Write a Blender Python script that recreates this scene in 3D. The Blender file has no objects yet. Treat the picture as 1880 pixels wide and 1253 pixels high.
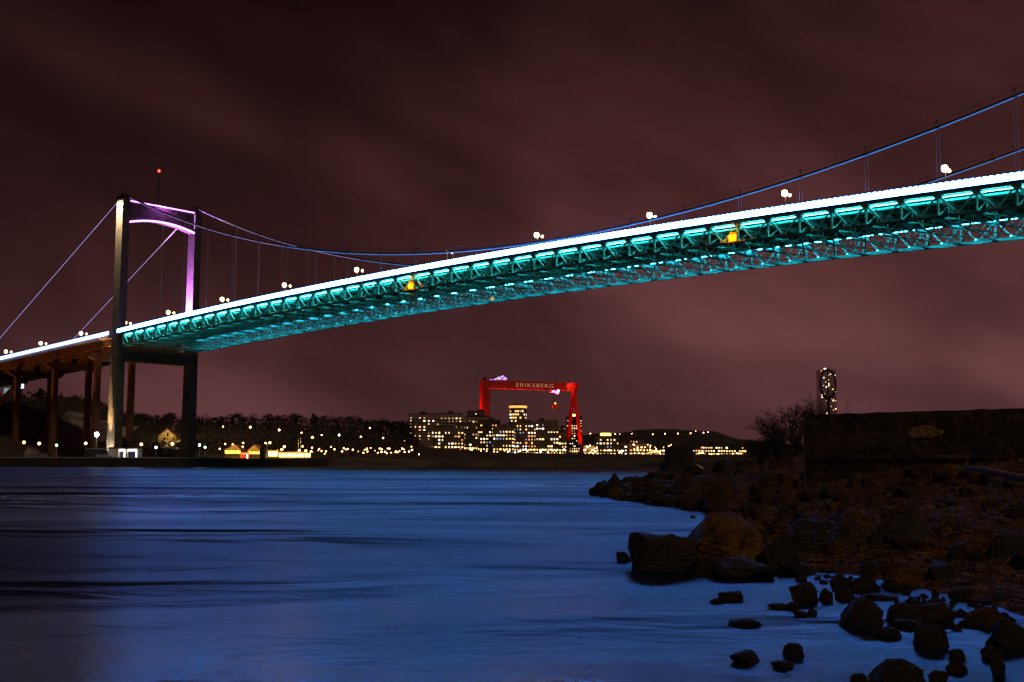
import bpy, bmesh, math, random
from mathutils import Vector, Matrix, noise
R = random.Random(7)
SC = bpy.context.scene
COL = SC.collection
rad = math.radians

# ------------------------------------------------------------------ camera numbers
F, PITCH, ROLL, CAMH = 2092.5, 0.10646, -0.00137, 1.6     # focal length in photo pixels (1880 wide)
def ray(x, y):
    c, s = math.cos(-ROLL), math.sin(-ROLL)
    dx, dy = x-940, y-626.5
    a = c*dx-s*dy; b = s*dx+c*dy
    r = a/F; u = -b/F
    return Vector((r, math.cos(PITCH)-u*math.sin(PITCH), math.sin(PITCH)+u*math.cos(PITCH)))
def at(x, y, Y):
    v = ray(x, y)
    return v*(Y/v.y)+Vector((0, 0, CAMH))
def onz(x, y, z=0.0):
    v = ray(x, y)
    return v*((z-CAMH)/v.z)+Vector((0, 0, CAMH))

# ------------------------------------------------------------------ helpers
def interp(x, pts):
    if x <= pts[0][0]: return pts[0][1]
    for (a, b), (c, d) in zip(pts, pts[1:]):
        if x <= c: return b+(d-b)*(x-a)/(c-a)
    return pts[-1][1]
def smooth(a, b, x):
    t = min(1, max(0, (x-a)/(b-a))); return t*t*(3-2*t)

class MB:
    def __init__(s): s.v = []; s.f = []
    def box(s, c, d, rot=None):
        c = Vector(c); hx, hy, hz = d[0]/2, d[1]/2, d[2]/2
        n = len(s.v)
        for z in (-hz, hz):
            for x, y in ((-hx, -hy), (hx, -hy), (hx, hy), (-hx, hy)):
                p = Vector((x, y, z))
                if rot is not None: p = rot @ p
                s.v.append(p+c)
        for f in ((3, 2, 1, 0), (4, 5, 6, 7), (0, 1, 5, 4), (1, 2, 6, 5), (2, 3, 7, 6), (3, 0, 4, 7)):
            s.f.append([n+i for i in f])
        return s
    def span(s, a, b):        # axis-aligned box from corner to corner
        a, b = Vector(a), Vector(b)
        return s.box((a+b)/2, (abs(b.x-a.x), abs(b.y-a.y), abs(b.z-a.z)))
    def bar(s, a, b, w, h=None, up=(0, 0, 1)):
        a, b = Vector(a), Vector(b); h = h or w
        d = (b-a); L = d.length
        if L < 1e-6: return s
        x = d/L; u = Vector(up)
        if abs(x.dot(u)) > .98: u = Vector((0, 1, 0))
        y = u.cross(x).normalized(); z = x.cross(y)
        M = Matrix((x, y, z)).transposed()
        return s.box((a+b)/2, (L, w, h), M)
    def tube(s, pts, r, n=8, caps=True):
        pts = [Vector(p) for p in pts]
        rs = r if isinstance(r, (list, tuple)) else [r]*len(pts)
        st = len(s.v)
        for i, p in enumerate(pts):
            d = (pts[min(i+1, len(pts)-1)]-pts[max(i-1, 0)])
            d = d.normalized() if d.length > 1e-9 else Vector((0, 0, 1))
            u = Vector((0, 0, 1)) if abs(d.z) < .95 else Vector((1, 0, 0))
            a = d.cross(u).normalized(); b = a.cross(d)
            for k in range(n):
                t = 2*math.pi*k/n
                s.v.append(p+a*(math.cos(t)*rs[i])+b*(math.sin(t)*rs[i]))
        for i in range(len(pts)-1):
            for k in range(n):
                a0 = st+i*n+k; a1 = st+i*n+(k+1) % n
                s.f.append([a0, a1, a1+n, a0+n])
        if caps:
            s.f.append([st+k for k in range(n)][::-1]); e = st+(len(pts)-1)*n
            s.f.append([e+k for k in range(n)])
        return s
    def lathe(s, prof, n=16, c=(0, 0, 0)):
        c = Vector(c); st = len(s.v)
        for r, z in prof:
            for k in range(n):
                t = 2*math.pi*k/n
                s.v.append(c+Vector((r*math.cos(t), r*math.sin(t), z)))
        for i in range(len(prof)-1):
            for k in range(n):
                a0 = st+i*n+k; a1 = st+i*n+(k+1) % n
                s.f.append([a0, a1, a1+n, a0+n])
        s.f.append([st+k for k in range(n)][::-1]); e = st+(len(prof)-1)*n
        s.f.append([e+k for k in range(n)])
        return s
    def prism(s, poly, axis, a, b):     # poly of 2D points extruded along axis from a to b
        n = len(poly); st = len(s.v)
        for q in (a, b):
            for (u, v) in poly:
                s.v.append(Vector({'x': (q, u, v), 'y': (u, q, v), 'z': (u, v, q)}[axis]))
        s.f.append([st+i for i in range(n)][::-1]); s.f.append([st+n+i for i in range(n)])
        for i in range(n):
            j = (i+1) % n
            s.f.append([st+i, st+j, st+n+j, st+n+i])
        return s
    def face(s, pts):
        st = len(s.v); s.v += [Vector(p) for p in pts]; s.f.append(list(range(st, st+len(pts)))); return s
    def mesh(s, name, m, shade=False):
        me = bpy.data.meshes.new(name)
        me.from_pydata([tuple(v) for v in s.v], [], s.f)
        if m: me.materials.append(m)
        bm = bmesh.new(); bm.from_mesh(me)
        bmesh.ops.recalc_face_normals(bm, faces=bm.faces); bm.to_mesh(me); bm.free()
        if shade:
            for p in me.polygons: p.use_smooth = True
        me.update()
        return me
    def build(s, name, m, parent=None, loc=None, shade=False):
        return link(name, s.mesh(name, m, shade), parent, loc)

def link(name, me, parent=None, loc=None):
    o = bpy.data.objects.new(name, me); COL.objects.link(o)
    if parent: o.parent = parent
    if loc is not None: o.location = loc
    return o
def tag(o, label=None, cat=None, group=None, kind=None):
    if label: o['label'] = label
    if cat: o['category'] = cat
    if group: o['group'] = group
    if kind: o['kind'] = kind
    return o
def empty(name, loc=(0, 0, 0), rz=0, label=None, cat=None, group=None):
    o = bpy.data.objects.new(name, None); COL.objects.link(o)
    o.location = loc; o.rotation_euler = (0, 0, rz); o.empty_display_size = .5
    return tag(o, label, cat, group)
def copy_tree(o, parent=None):
    c = o.copy(); COL.objects.link(c); c.parent = parent
    for ch in list(o.children): copy_tree(ch, c)
    return c

# ------------------------------------------------------------------ materials
MATS = {}
def mat(name, base, rough=.7, metal=0, var=.25, scale=1.0, bump=0.0, base2=None, coat=0):
    if name in MATS: return MATS[name]
    m = bpy.data.materials.new(name); m.use_nodes = True
    nt = m.node_tree; N = nt.nodes; L = nt.links
    b = N['Principled BSDF']; b.inputs['Roughness'].default_value = rough; b.inputs['Metallic'].default_value = metal
    tc = N.new('ShaderNodeTexCoord'); nz = N.new('ShaderNodeTexNoise')
    nz.inputs['Scale'].default_value = scale; nz.inputs['Detail'].default_value = 6; nz.inputs['Roughness'].default_value = .65
    L.new(tc.outputs['Object'], nz.inputs['Vector'])
    cr = N.new('ShaderNodeValToRGB')
    c2 = base2 or tuple(c*(1-var*1.6) for c in base)
    cr.color_ramp.elements[0].position = .35; cr.color_ramp.elements[1].position = .68
    cr.color_ramp.elements[0].color = (*c2, 1)
    cr.color_ramp.elements[1].color = (*[min(1, c*(1+var*.5)) for c in base], 1)
    L.new(nz.outputs['Fac'], cr.inputs['Fac']); L.new(cr.outputs['Color'], b.inputs['Base Color'])
    if bump:
        bp = N.new('ShaderNodeBump'); bp.inputs['Strength'].default_value = bump
        n2 = N.new('ShaderNodeTexNoise'); n2.inputs['Scale'].default_value = scale*4; n2.inputs['Detail'].default_value = 8
        L.new(tc.outputs['Object'], n2.inputs['Vector']); L.new(n2.outputs['Fac'], bp.inputs['Height'])
        bp.inputs['Distance'].default_value = .1
        L.new(bp.outputs['Normal'], b.inputs['Normal'])
    MATS[name] = m
    return m
def emit(name, col, strength):
    if name in MATS: return MATS[name]
    m = bpy.data.materials.new(name); m.use_nodes = True
    b = m.node_tree.nodes['Principled BSDF']
    b.inputs['Base Color'].default_value = (.3, .3, .3, 1)
    b.inputs['Emission Color'].default_value = (*col, 1); b.inputs['Emission Strength'].default_value = strength
    MATS[name] = m
    return m

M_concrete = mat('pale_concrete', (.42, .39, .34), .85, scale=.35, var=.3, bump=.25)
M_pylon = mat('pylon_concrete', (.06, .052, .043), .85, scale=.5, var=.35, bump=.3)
M_brown = mat('viaduct_steel', (.15, .065, .032), .75, scale=.4, var=.3)
M_truss = mat('green_truss_paint', (.16, .66, .64), .5, scale=.8, var=.2)
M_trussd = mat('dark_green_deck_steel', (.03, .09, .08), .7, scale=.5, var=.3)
M_cable = mat('dark_cable', (.06, .06, .07), .6, scale=2)
M_hang = mat('hanger_wire', (.55, .55, .62), .4, metal=.3, scale=2)
M_dark = mat('dark_metal', (.03, .03, .032), .6, scale=2)
M_asph = mat('asphalt', (.05, .05, .05), .9, scale=2)
M_black = mat('black_stone', (.02, .018, .015), .8, scale=.3)
M_white = mat('white_paint', (.78, .78, .76), .6, scale=1, var=.08)
M_red = mat('red_crane_paint', (.42, .022, .016), .5, scale=.15, var=.15)
M_led = emit('led_band', (.06, .23, 1.0), 66)
M_led2 = emit('led_band_approach', (.2, .38, 1.0), 6)
M_tube = emit('teal_tube', (.07, .78, .80), 46)
M_tube2 = emit('cyan_tube', (.06, .62, .84), 56)
M_purple = emit('purple_tube', (.75, .22, 1.0), 5)
M_purple2 = emit('purple_tube_soft', (.7, .25, 1.0), 3)
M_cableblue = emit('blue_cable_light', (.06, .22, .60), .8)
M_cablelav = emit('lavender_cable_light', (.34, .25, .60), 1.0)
M_lampw = emit('warm_lamp', (1.0, .62, .30), 16)
M_lampm = emit('mast_lamp_glow', (.8, .92, 1.0), 14)
M_lampf = emit('far_lamp', (1.0, .42, .13), 15)
M_lampc = emit('cold_lamp', (.85, .92, 1.0), 45)
M_lampg = emit('green_lamp', (.45, 1.0, .4), 18)
M_lampo = emit('orange_lamp', (1.0, .42, .16), 24)
M_lamph = emit('hill_lamp', (1.0, .33, .14), 30)
M_amber = emit('amber_lamp', (1.0, .24, .003), 2.6)
M_beacon = emit('red_beacon', (1.0, .03, .01), 12)
M_gold = emit('gold_glow', (1.0, .60, .14), 3.0)
M_yellowglow = emit('yellow_glow', (1.0, .62, .06), 3.2)
M_viol = emit('violet_glow', (.42, .22, 1.0), 6)
M_pink = emit('pink_glow', (1.0, .25, .9), 6)
M_letter = mat('gilt_letter', (.55, .38, .22), .6, scale=1, var=.1)

# ------------------------------------------------------------------ bridge frame:  s along, t across, z up
P0 = Vector((-136.1585, 396.7195, 0)); AZ = 2.296058
BRZ = math.atan2(math.cos(AZ), math.sin(AZ))
D3 = Vector((math.sin(AZ), math.cos(AZ), 0)); N3 = Vector((-D3.y, D3.x, 0))
W, TD, PAN = 30.43, 4.29, 7.0
KM, Z0, CC = 29.3, 51.967, .0001284819
NP = 49
def zc(s): return Z0-CC*(s-KM*PAN)**2
def zv(s):                                # viaduct grade joins the main span
    s0 = -4.0; sl = 2*CC*(KM*PAN-s0)
    return zc(s0)+sl*(s-s0)*.88
def bw(s, t, z): return P0+D3*s+N3*t+Vector((0, 0, z))
HT = 96.16
bridge = empty('suspension_bridge', P0, BRZ, 'teal-lit suspension bridge with white glowing deck edge and purple portal tower', 'bridge')

# pylon ------------------------------------------------------------
LS0, LS1 = -8.5, -4.3                     # leg extent along the bridge
pyl_t = [(.4, 3.25), (30.05, 32.9)]
pylon = MB()
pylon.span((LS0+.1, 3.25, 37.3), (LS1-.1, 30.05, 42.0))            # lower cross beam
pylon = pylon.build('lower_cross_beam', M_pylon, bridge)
for (a, b) in pyl_t:
    m = MB()
    # slightly tapered shaft, wider at the foot, with a plinth
    zs = [(2.0, .55), (3.5, .5), (30, .25), (60, .1), (HT-1, 0), (HT, 0)]
    st = len(m.v)
    for z, g in zs:
        for x, y in ((LS0-g, a-g*.3), (LS1+g, a-g*.3), (LS1+g, b+g*.3), (LS0-g, b+g*.3)): m.v.append(Vector((x, y, z)))
    for i in range(len(zs)-1):
        for k in range(4):
            q = st+i*4; m.f.append([q+k, q+(k+1) % 4, q+4+(k+1) % 4, q+4+k])
    m.f.append([st+3, st+2, st+1, st]); e = st+4*(len(zs)-1); m.f.append([e, e+1, e+2, e+3])
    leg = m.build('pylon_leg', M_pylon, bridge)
    c = (a+b)/2
    m = MB(); m.box(((LS0+LS1)/2, c, HT+.35), (4.6, 3.2, .5)); m.prism([(LS0+.8, HT+.6), (LS1-.6, HT+.6), (LS1-1.6, HT+1.9), (LS0+2.0, HT+1.9)], 'y', c-.8, c+.8)
    m.build('cable_saddle', M_dark, leg)
    m = MB(); m.bar((LS1-.4, c-.9, HT+.6), (LS1-.4, c-.9, HT+2.2), .12); m.bar((LS1-.4, c+.9, HT+.6), (LS1-.4, c+.9, HT+2.2), .12); m.bar((LS1-.4, c-.9, HT+2.2), (LS1-.4, c+.9, HT+2.2), .12)
    m.build('railing', M_dark, leg)
# portal beam with arched soffit
m = MB(); ys = [3.25+i*(30.05-3.25)/24 for i in range(25)]
soff = [87.3+1.9*(1-((y-16.65)/13.4)**2) for y in ys]
poly = [(y, z) for y, z in zip(ys, soff)]+[(30.05, 95.0), (3.25, 95.0)]
m.prism(poly, 'x', LS0+.5, LS1-.3)
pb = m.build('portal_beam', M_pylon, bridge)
m = MB()
m.tube([(LS1-.22, y, z+.1) for y, z in zip(ys, soff)], .34, 6)
m.build('light_strip', M_purple, pb)
m = MB(); m.tube([(LS1-.2, 3.5, 95.1), (LS1-.2, 29.8, 95.1)], .22, 6)
m.build('light_strip', M_purple, pb)
m = MB(); m.tube([(LS1-.1, 30.0, 89), (LS1-.1, 30.0, 94.6)], .07, 6)
m.build('light_strip', M_purple2, pb)

# main cables ------------------------------------------------------
KS, ZK = 27.78*PAN, 54.72
def zcab(s): return ZK+(HT+.6-ZK)*((s-KS)/(KS+4.2))**2
for side, t, tl in ((0, .9, 1.8), (1, 30.75, 31.5)):
    def ct(s): return t+(tl-t)*max(0, 1-(s+4)/60) if s > -4 else tl
    pts = [(s, ct(s), zcab(s)) for s in [LS1-1]+list(range(-2, 358, 6))]
    cab = MB().tube(pts, .30, 8).build('main_cable', M_cable, bridge)
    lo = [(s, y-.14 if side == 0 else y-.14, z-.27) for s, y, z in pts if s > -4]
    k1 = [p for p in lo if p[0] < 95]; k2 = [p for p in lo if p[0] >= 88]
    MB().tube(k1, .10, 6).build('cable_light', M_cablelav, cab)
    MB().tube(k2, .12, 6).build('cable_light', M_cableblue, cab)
    # thin hand rope above, with a post at every clamp
    m = MB(); m.tube([(s, y, z+1.15) for s, y, z in pts], .035, 4)
    m.build('hand_rope', M_cable, cab)
    # back stay
    bs = [(LS0+.6, tl, HT+.5)]
    sl = (HT+.5-53.6)/(97.5-8.5+.6)
    bs.append((LS0-110, tl, HT+.5-sl*110.6))
    st = MB().tube(bs, .30, 8).build('backstay_cable', M_cable, bridge)
    a, b = Vector(bs[0]), Vector(bs[1])
    a2 = a+(b-a)*.012
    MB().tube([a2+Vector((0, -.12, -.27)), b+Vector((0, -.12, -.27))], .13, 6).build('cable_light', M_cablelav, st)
    for k in range(3, NP, 2):
        s = k*PAN; z = zcab(s); y = ct(s)
        m = MB(); m.tube([(-.5, 0, -.25), (.5, 0, .25*0-.25)], .36, 8)
        m.bar((0, 0, .2), (0, 0, 1.25), .12); m.bar((-.35, 0, 1.2), (.35, 0, 1.2), .08)
        cl = m.build('cable_clamp', M_cable, cab, (s, y, z+.25))
        zb = zc(s)+.3
        if z-zb > .8:
            m = MB()
            for dx in (-.33, .33): m.tube([(dx, 0, 0), (dx, 0, zb-z)], .042, 4, False)
            m.build('hanger', M_hang, bridge, (s, y, z))

# stiffening trusses ----------------------------------------------
def panel_mesh():
    m = MB()
    m.box((0, 0, (-.3-TD+.2)/2), (.26, .62, TD-.5))
    m.bar((.25, 0, -.45), (3.35, 0, -TD+.3), .56, .27)
    m.bar((6.75, 0, -.45), (3.65, 0, -TD+.3), .46, .20)
    for x0 in (0, 7):
        sgn = 1 if x0 == 0 else -1
        for y in (-.35, .34):
            m.prism([(x0, -.33), (x0+sgn*.85, -.33), (x0+sgn*.62, -.75), (x0+sgn*.2, -1.2), (x0, -1.2)], 'y', y-.03, y+.02)
    for y in (-.33, .33): m.prism([(2.75, -TD+.2), (4.25, -TD+.2), (3.95, -TD+.7), (3.05, -TD+.7)], 'y', y-.025, y+.025)
    return m.mesh('truss_panel', M_truss)
PM = panel_mesh()
def tube_mesh(y, w, mm):
    m = MB(); m.tube([(.75, y, -.62), (6.25, y, -.62)], w, 6)
    for x in (2.1, 3.5, 4.9): m.box((x, y, -.62), (.1, w*2.6, w*2.6))
    return m.mesh('light_tube', mm)
TM0 = tube_mesh(.52, .062, M_tube); TM1 = tube_mesh(-2.6, .11, M_tube2)
UL0 = MB().lathe([(.08, 0), (.13, .04), (.13, .22), (.06, .27)], 8, (3.5, .62, -TD+.3)).mesh('added_uplight', emit('teal_added_uplight', (.07, .80, .78), 190))  # bulbs added behind the bottom gussets to brighten the truss members
UL1 = MB().lathe([(.08, 0), (.13, .04), (.13, .22), (.06, .27)], 8, (3.5, -1.5, -TD+.3)).mesh('added_uplight', emit('cyan_added_uplight', (.07, .72, .85), 24))
def frame_mesh():
    m = MB(); n = 6; b = W/n
    m.bar((0, .3, -.95), (0, W-.3, -.95), .35, 1.1)          # floor beam
    m.bar((0, .3, -TD+.1), (0, W-.3, -TD+.1), .3, .3)
    for i in range(n):
        y0, y1 = i*b+.2, (i+1)*b-.2
        if i % 2 == 0: m.bar((0, y0, -TD+.2), (0, y1, -1.4), .2)
        else: m.bar((0, y0, -1.4), (0, y1, -TD+.2), .2)
        if 0 < i: m.bar((0, i*b, -1.4), (0, i*b, -TD+.2), .18)
    # knee gussets at the bottom chord
    for y, sg in ((.25, 1), (W-.25, -1)):
        m.prism([(y, -TD-.12), (y+sg*2.2, -TD-.12), (y, -TD+.9)], 'x', -.08, .08)
    return m.mesh('cross_frame', M_truss)
FM = frame_mesh()
def lateral_mesh():
    m = MB()
    for y0, y1 in ((.2, W/2), (W/2, W-.2)):
        m.bar((0, y0, -TD-.02), (7, y1, -TD-.02), .28, .24); m.bar((0, y1, -TD+.24), (7, y0, -TD+.24), .28, .22)
    for y in (.2, W-.2):
        sg = 1 if y < 5 else -1
        m.prism([(-.9, y), (1.5, y), (.2, y+sg*1.5)], 'z', -TD-.2, -TD-.14)
    return m.mesh('lateral_bracing', M_truss)
LM = lateral_mesh()
for k in range(NP):
    s = k*PAN; z = zc(s); sl = (zc(s+PAN)-z)/PAN
    for t, tm, ul in ((0, TM0, UL0), (W, TM1, UL1)):
        p = link('truss_panel', PM, bridge, (s, t, z)); p.rotation_euler = (0, -math.atan(sl), 0)
        if k > 0 or t == 0: link('light_tube', tm, p)
        if k > 1: link('added_uplight', ul, p)
    o = link('cross_frame', FM, bridge, (s, 0, z))
    o = link('lateral_bracing', LM, bridge, (s, 0, z)); o.rotation_euler = (0, -math.atan(sl), 0)
SS = [i*PAN for i in range(NP+1)]
def ribbon(name, m_, y0, y1, z0, z1, ss=SS, zf=zc, parent=bridge):
    m = MB(); n = len(ss)
    for s in ss:
        z = zf(s)
        for y, q in ((y0, z0), (y1, z0), (y1, z1), (y0, z1)): m.v.append(Vector((s, y, z+q)))
    for i in range(n-1):
        for k in range(4): m.f.append([i*4+k, i*4+(k+1) % 4, i*4+4+(k+1) % 4, i*4+4+k])
    m.f.append([3, 2, 1, 0]); e = (n-1)*4; m.f.append([e, e+1, e+2, e+3])
    return m.build(name, m_, parent)
for t in (0, W):
    ribbon('top_chord', M_truss, t-.24, t+.24, -.32, .32)
    ribbon('bottom_chord', M_truss, t-.24, t+.24, -TD-(.14 if t == 0 else .3), -TD+(.2 if t == 0 else .42))
ribbon('walkway', M_trussd, -.62, -.27, -TD-.05, -TD+.05)
ribbon('deck', M_trussd, .3, W-.3, -.38, .05)
ribbon('roadway', M_asph, .6, W-.6, .055, .12)
for y in (4, 8, 12, 18, 22, 26): ribbon('stringer', M_trussd, y-.14, y+.14, -1.0, -.385)
ribbon('service_pipe', M_truss, 1.1, 1.45, -1.35, -1.0)
SL = [-3.9]+SS
ribbon('edge_shade_slab', M_trussd, -.75, .4, .335, .47, SL)  # slab added so that strip light does not reach the chord below
ribbon('led_light_blocker', M_trussd, .0, .08, .48, 2.0, SL)  # plate added behind the strip to keep its light off the tower legs
rail = ribbon('light_strip', M_led, -.22, -.06, .52, 1.70, SL)
m = MB()
for i in range(int((NP*PAN+3)/1.15)):
    s = -3.4+i*1.15; z = zc(s); m.prism([(s-.5, z+1.705), (s+.5, z+1.705), (s+.3, z+1.92), (s-.3, z+1.92)], 'y', -.21, -.07)
m.build('light_module', M_led, bridge)
for t in (-.5, W+.3):
    m = MB()
    for i in range(int(NP*PAN/1.75)):
        s = i*1.75; m.bar((s, t, zc(s)+.3), (s, t, zc(s)+1.9), .07)
    for q in (.38, 1.95):
        m.tube([(s, t, zc(s)+q) for s in SS], .07, 5)
    m.build('railing', M_dark, bridge)
# inspection lamps and amber navigation lamps hung on the truss
for s, t in ((146.8, 0.0), (244.1, 0.0), (147.7, W)):
    z = zc(s)-TD
    m = MB(); m.box((0, 0, .85), (2.0, .5, 1.6)); m.box((0, 0, 1.85), (1.2, .4, .4))
    m2 = MB(); m2.box((0, -.36 if t == 0 else -.33, .85), (1.7, .12, 1.3) if t == 0 else (1.0, .12, .6))
    nl = m.build('navigation_lamp', mat('lamp_housing', (.35, .28, .05), .5), bridge, (s, t-.45 if t == 0 else t+.1, z))
    m2.build('lamp_lens', M_amber, nl)

# approach viaduct --------------------------------------------------
via = empty('approach_viaduct', P0, BRZ, 'brown approach viaduct on paired square columns left of the bridge tower', 'viaduct')
SV = [-175+i*8.3 for i in range(21)]; SV[-1] = LS0-.6
ribbon('deck_slab', M_brown, -.1, W+.1, -.55, .15, SV, zv, via)
for y in (1.6, 8.4, 15.2, 22, 28.8):
    ribbon('girder', M_brown, y-.25, y+.25, -3.1, -.56, SV, zv, via)
ribbon('light_strip', M_led2, -.62, -.46, .55, 1.8, SV, zv, via)
m = MB()
for i in range(240):
    s = -175+i*.69
    if s < LS0-1: m.bar((s, -.35, zv(s)-.5), (s, -.35, zv(s)+.5), .16)
m.tube([(s, -.35, zv(s)+.52) for s in SV], .07, 5)
m.build('balustrade', M_white, via)
m = MB()
for i in range(94):
    s = -175+i*1.75
    if s < LS0-1: m.bar((s, W+.2, zv(s)+.15), (s, W+.2, zv(s)+1.3), .08)
m.tube([(s, W+.2, zv(s)+1.3) for s in SV], .07, 5)
m.build('railing', M_dark, via)
for s in (-160, -128, -96, -64.2, -31.6):
    zt = zv(s)-3.1
    m = MB(); m.prism([(4, zt-.05), (27, zt-.05), (27, zt-1.3), (24.8, zt-2.5), (6.4, zt-2.5), (4, zt-1.3)], 'x', s-1.2, s+1.2)
    m.build('pier_cap', M_brown, via)
    for t in (8, 22):
        m = MB(); m.prism([(t-1.1, 2.2), (t+1.1, 2.2), (t+.95, zt-2.5), (t-.95, zt-2.5)], 'x', s-1.0, s+1.0)
        m.build('pier_column', M_brown, via)

# beacon mast on the portal
c = bw(-6, 15.3, 95.05)
mast = empty('beacon_mast', c, BRZ, 'thin dark lattice mast with a red beacon on top of the portal beam', 'mast')
m = MB(); hgt = 13.2
cs = [(-.3, -.3), (.3, -.3), (0, .35)]
for x, y in cs: m.bar((x, y, 0), (x*.6, y*.6, hgt), .08)
for i in range(11):
    z0, z1 = i*1.2, (i+1)*1.2; f0, f1 = 1-.4*z0/hgt, 1-.4*z1/hgt
    for a in range(3):
        p, q = cs[a], cs[(a+1) % 3]; m.bar((p[0]*f0, p[1]*f0, z0), (q[0]*f1, q[1]*f1, z1), .05)
m.build('lattice', M_dark, mast)
m = MB(); m.lathe([(.05, 0), (.35, .02), (.38, .55), (.3, .62), (.05, .64)], 10, (.35, .2, 6.9)); m.bar((0, 0, 7.2), (.35, .2, 7.2), .08)
m.build('dish_antenna', M_dark, mast)
m = MB(); m.lathe([(.18, 0), (.36, .1), (.42, .45), (.3, .8), (.05, .92)], 12, (0, 0, hgt)); m.build('beacon', M_beacon, mast)

# lamps standing on the bridge (double headed, in the median)
LAMPS = [(-123.1, 0), (-91.7, 0), (-58.4, 0), (-25.4, 0), (4, 0), (37.2, 0), (71.4, 0), (106.5, 0), (144.4, 1), (177.2, 0), (212.5, 0), (248, 0), (282.9, 0), (318, 0)]
def bridge_lamp(hz, size, lean):
    r = empty('street_lamp')
    m = MB(); m.tube([(0, 0, 0), (0, 0, hz*.75), (0, 0, hz)], [.14, .10, .08], 8); m.lathe([(.24, 0), (.24, .5), (.15, .6)], 8)
    m.build('pole', M_white if lean else M_hang, r)
    m = MB()
    m.tube([(0, 0, hz-.1), (0, 1.0, hz+.22), (0, 2.0, hz+.3)], .06, 6); m.tube([(0, 0, hz-.1), (0, -.35, hz+.25)], .06, 6)
    m.build('arm', M_hang, r)
    for sg, q in ((-.15, 1.0), (.95, .5)):
        m = MB(); m.lathe([(.1*size, .55*size), (.42*size, .42*size), (.5*size, .1*size), (.45*size, -.3*size), (.2*size, -.5*size), (.03, -.53*size)], 12)
        m.v = [v*q for v in m.v]
        m.build('lamp_head', M_lampw, r, (0, sg*2.1, hz+.15))
    return r
ordn = ['first', 'second', 'third', 'fourth', 'fifth', 'sixth', 'seventh', 'eighth', 'ninth', 'tenth', 'eleventh']
protoA = bridge_lamp(8.0, 1.3, 0); protoB = bridge_lamp(8.0, .62, 1)
usedA = usedB = False; nl = nr = 0
for s, dim in LAMPS:
    z = (zc(s) if s > -4 else zv(s))+.15
    if dim:
        o = protoB if not usedB else copy_tree(protoB); usedB = True
    else:
        o = protoA if not usedA else copy_tree(protoA); usedA = True
    o.location = bw(s, W/2, z); o.rotation_euler = (0, 0, BRZ)
    if s < -8:
        lab = 'twin-headed lamp on the viaduct, ' + ['leftmost one, at the photo edge', 'with its glow just right of the leftmost', 'third from the photo left edge', 'the last one beside the tower leg'][nl]; nl += 1
    else:
        lab = ('small weak' if dim else 'bright twin-headed') + ' lamp above the main span, ' + ordn[nr] + ' to the right of the near tower leg'; nr += 1
    tag(o, lab, 'street lamp', 'lamps along the bridge deck')

# ------------------------------------------------------------------ land on the far side
RIDGE = [(-420, 30), (-330, 29), (-270, 30), (-235, 29), (-215, 26), (-200, 21), (-180, 17), (-120, 16), (-75, 14), (-60, 11), (-40, 6), (-10, 4), (40, 3), (150, 3), (600, 3)]
def land(X, Y):
    z = 2.6+max(0, Y-440)*.0095
    s = smooth(455, 600, Y) if X > -200 else smooth(430, 545, Y+ .15*(X+200))
    rx = X*600/max(Y, 300)
    z += max(0, interp(rx, RIDGE)-z*.3)*s
    return z
def grid(name, xs, ys, zf, m_, label=None):
    m = MB()
    for y in ys:
        for x in xs: m.v.append(Vector((x, y, zf(x, y))))
    n = len(xs)
    for j in range(len(ys)-1):
        for i in range(n-1): m.f.append([j*n+i, j*n+i+1, j*n+n+i+1, j*n+n+i])
    o = m.build(name, m_, None, None, True); o['kind'] = 'structure'
    if o.data.polygons[0].normal.z < 0: o.data.flip_normals()
    return o
M_land = mat('dark_earth', (.05, .035, .022), .95, scale=.05, var=.5, bump=.4)
def landn(x, y):
    if y < 432: return -1.5
    z = land(x, y)
    if y < 440: z = 1.2
    return z+1.1*noise.noise(Vector((x*.045, y*.05, 0)))*smooth(450, 520, y)
xs = [-3000, -1800, -1100, -700]+[-500+i*10 for i in range(101)]+[700, 1100, 1800, 3000]
ys = [428, 431, 434, 440, 446]+[455+i*9 for i in range(40)]+[850, 950, 1100, 1400, 2000, 3000, 5000, 8000]
grid('terrain', xs, ys, landn, M_land)
# quay on the tower's side, nearer than the rest of the far bank
# hill far behind with the road lamps
HILL = [(1040, 800), (1072, 798), (1130, 795), (1165, 791), (1182, 789), (1212, 787), (1242, 789), (1303, 792), (1323, 798), (1343, 804), (1384, 809), (1440, 815), (1600, 822), (1900, 826)]
def hillf(x, y):
    px = 940+F*x/3000
    top = (850-interp(px, HILL))*3000/F+1.6 - 1
    return top*math.sin(math.pi*min(1, max(0, (y-2600)/800)))+6*noise.noise(Vector((x*.02, y*.02, 3)))
hl = grid('hill', [60+i*20 for i in range(75)], [2600+i*50 for i in range(17)], hillf, mat('far_wooded_hill', (.035, .028, .03), .95, scale=.02, var=.4, bump=.5))

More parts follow.
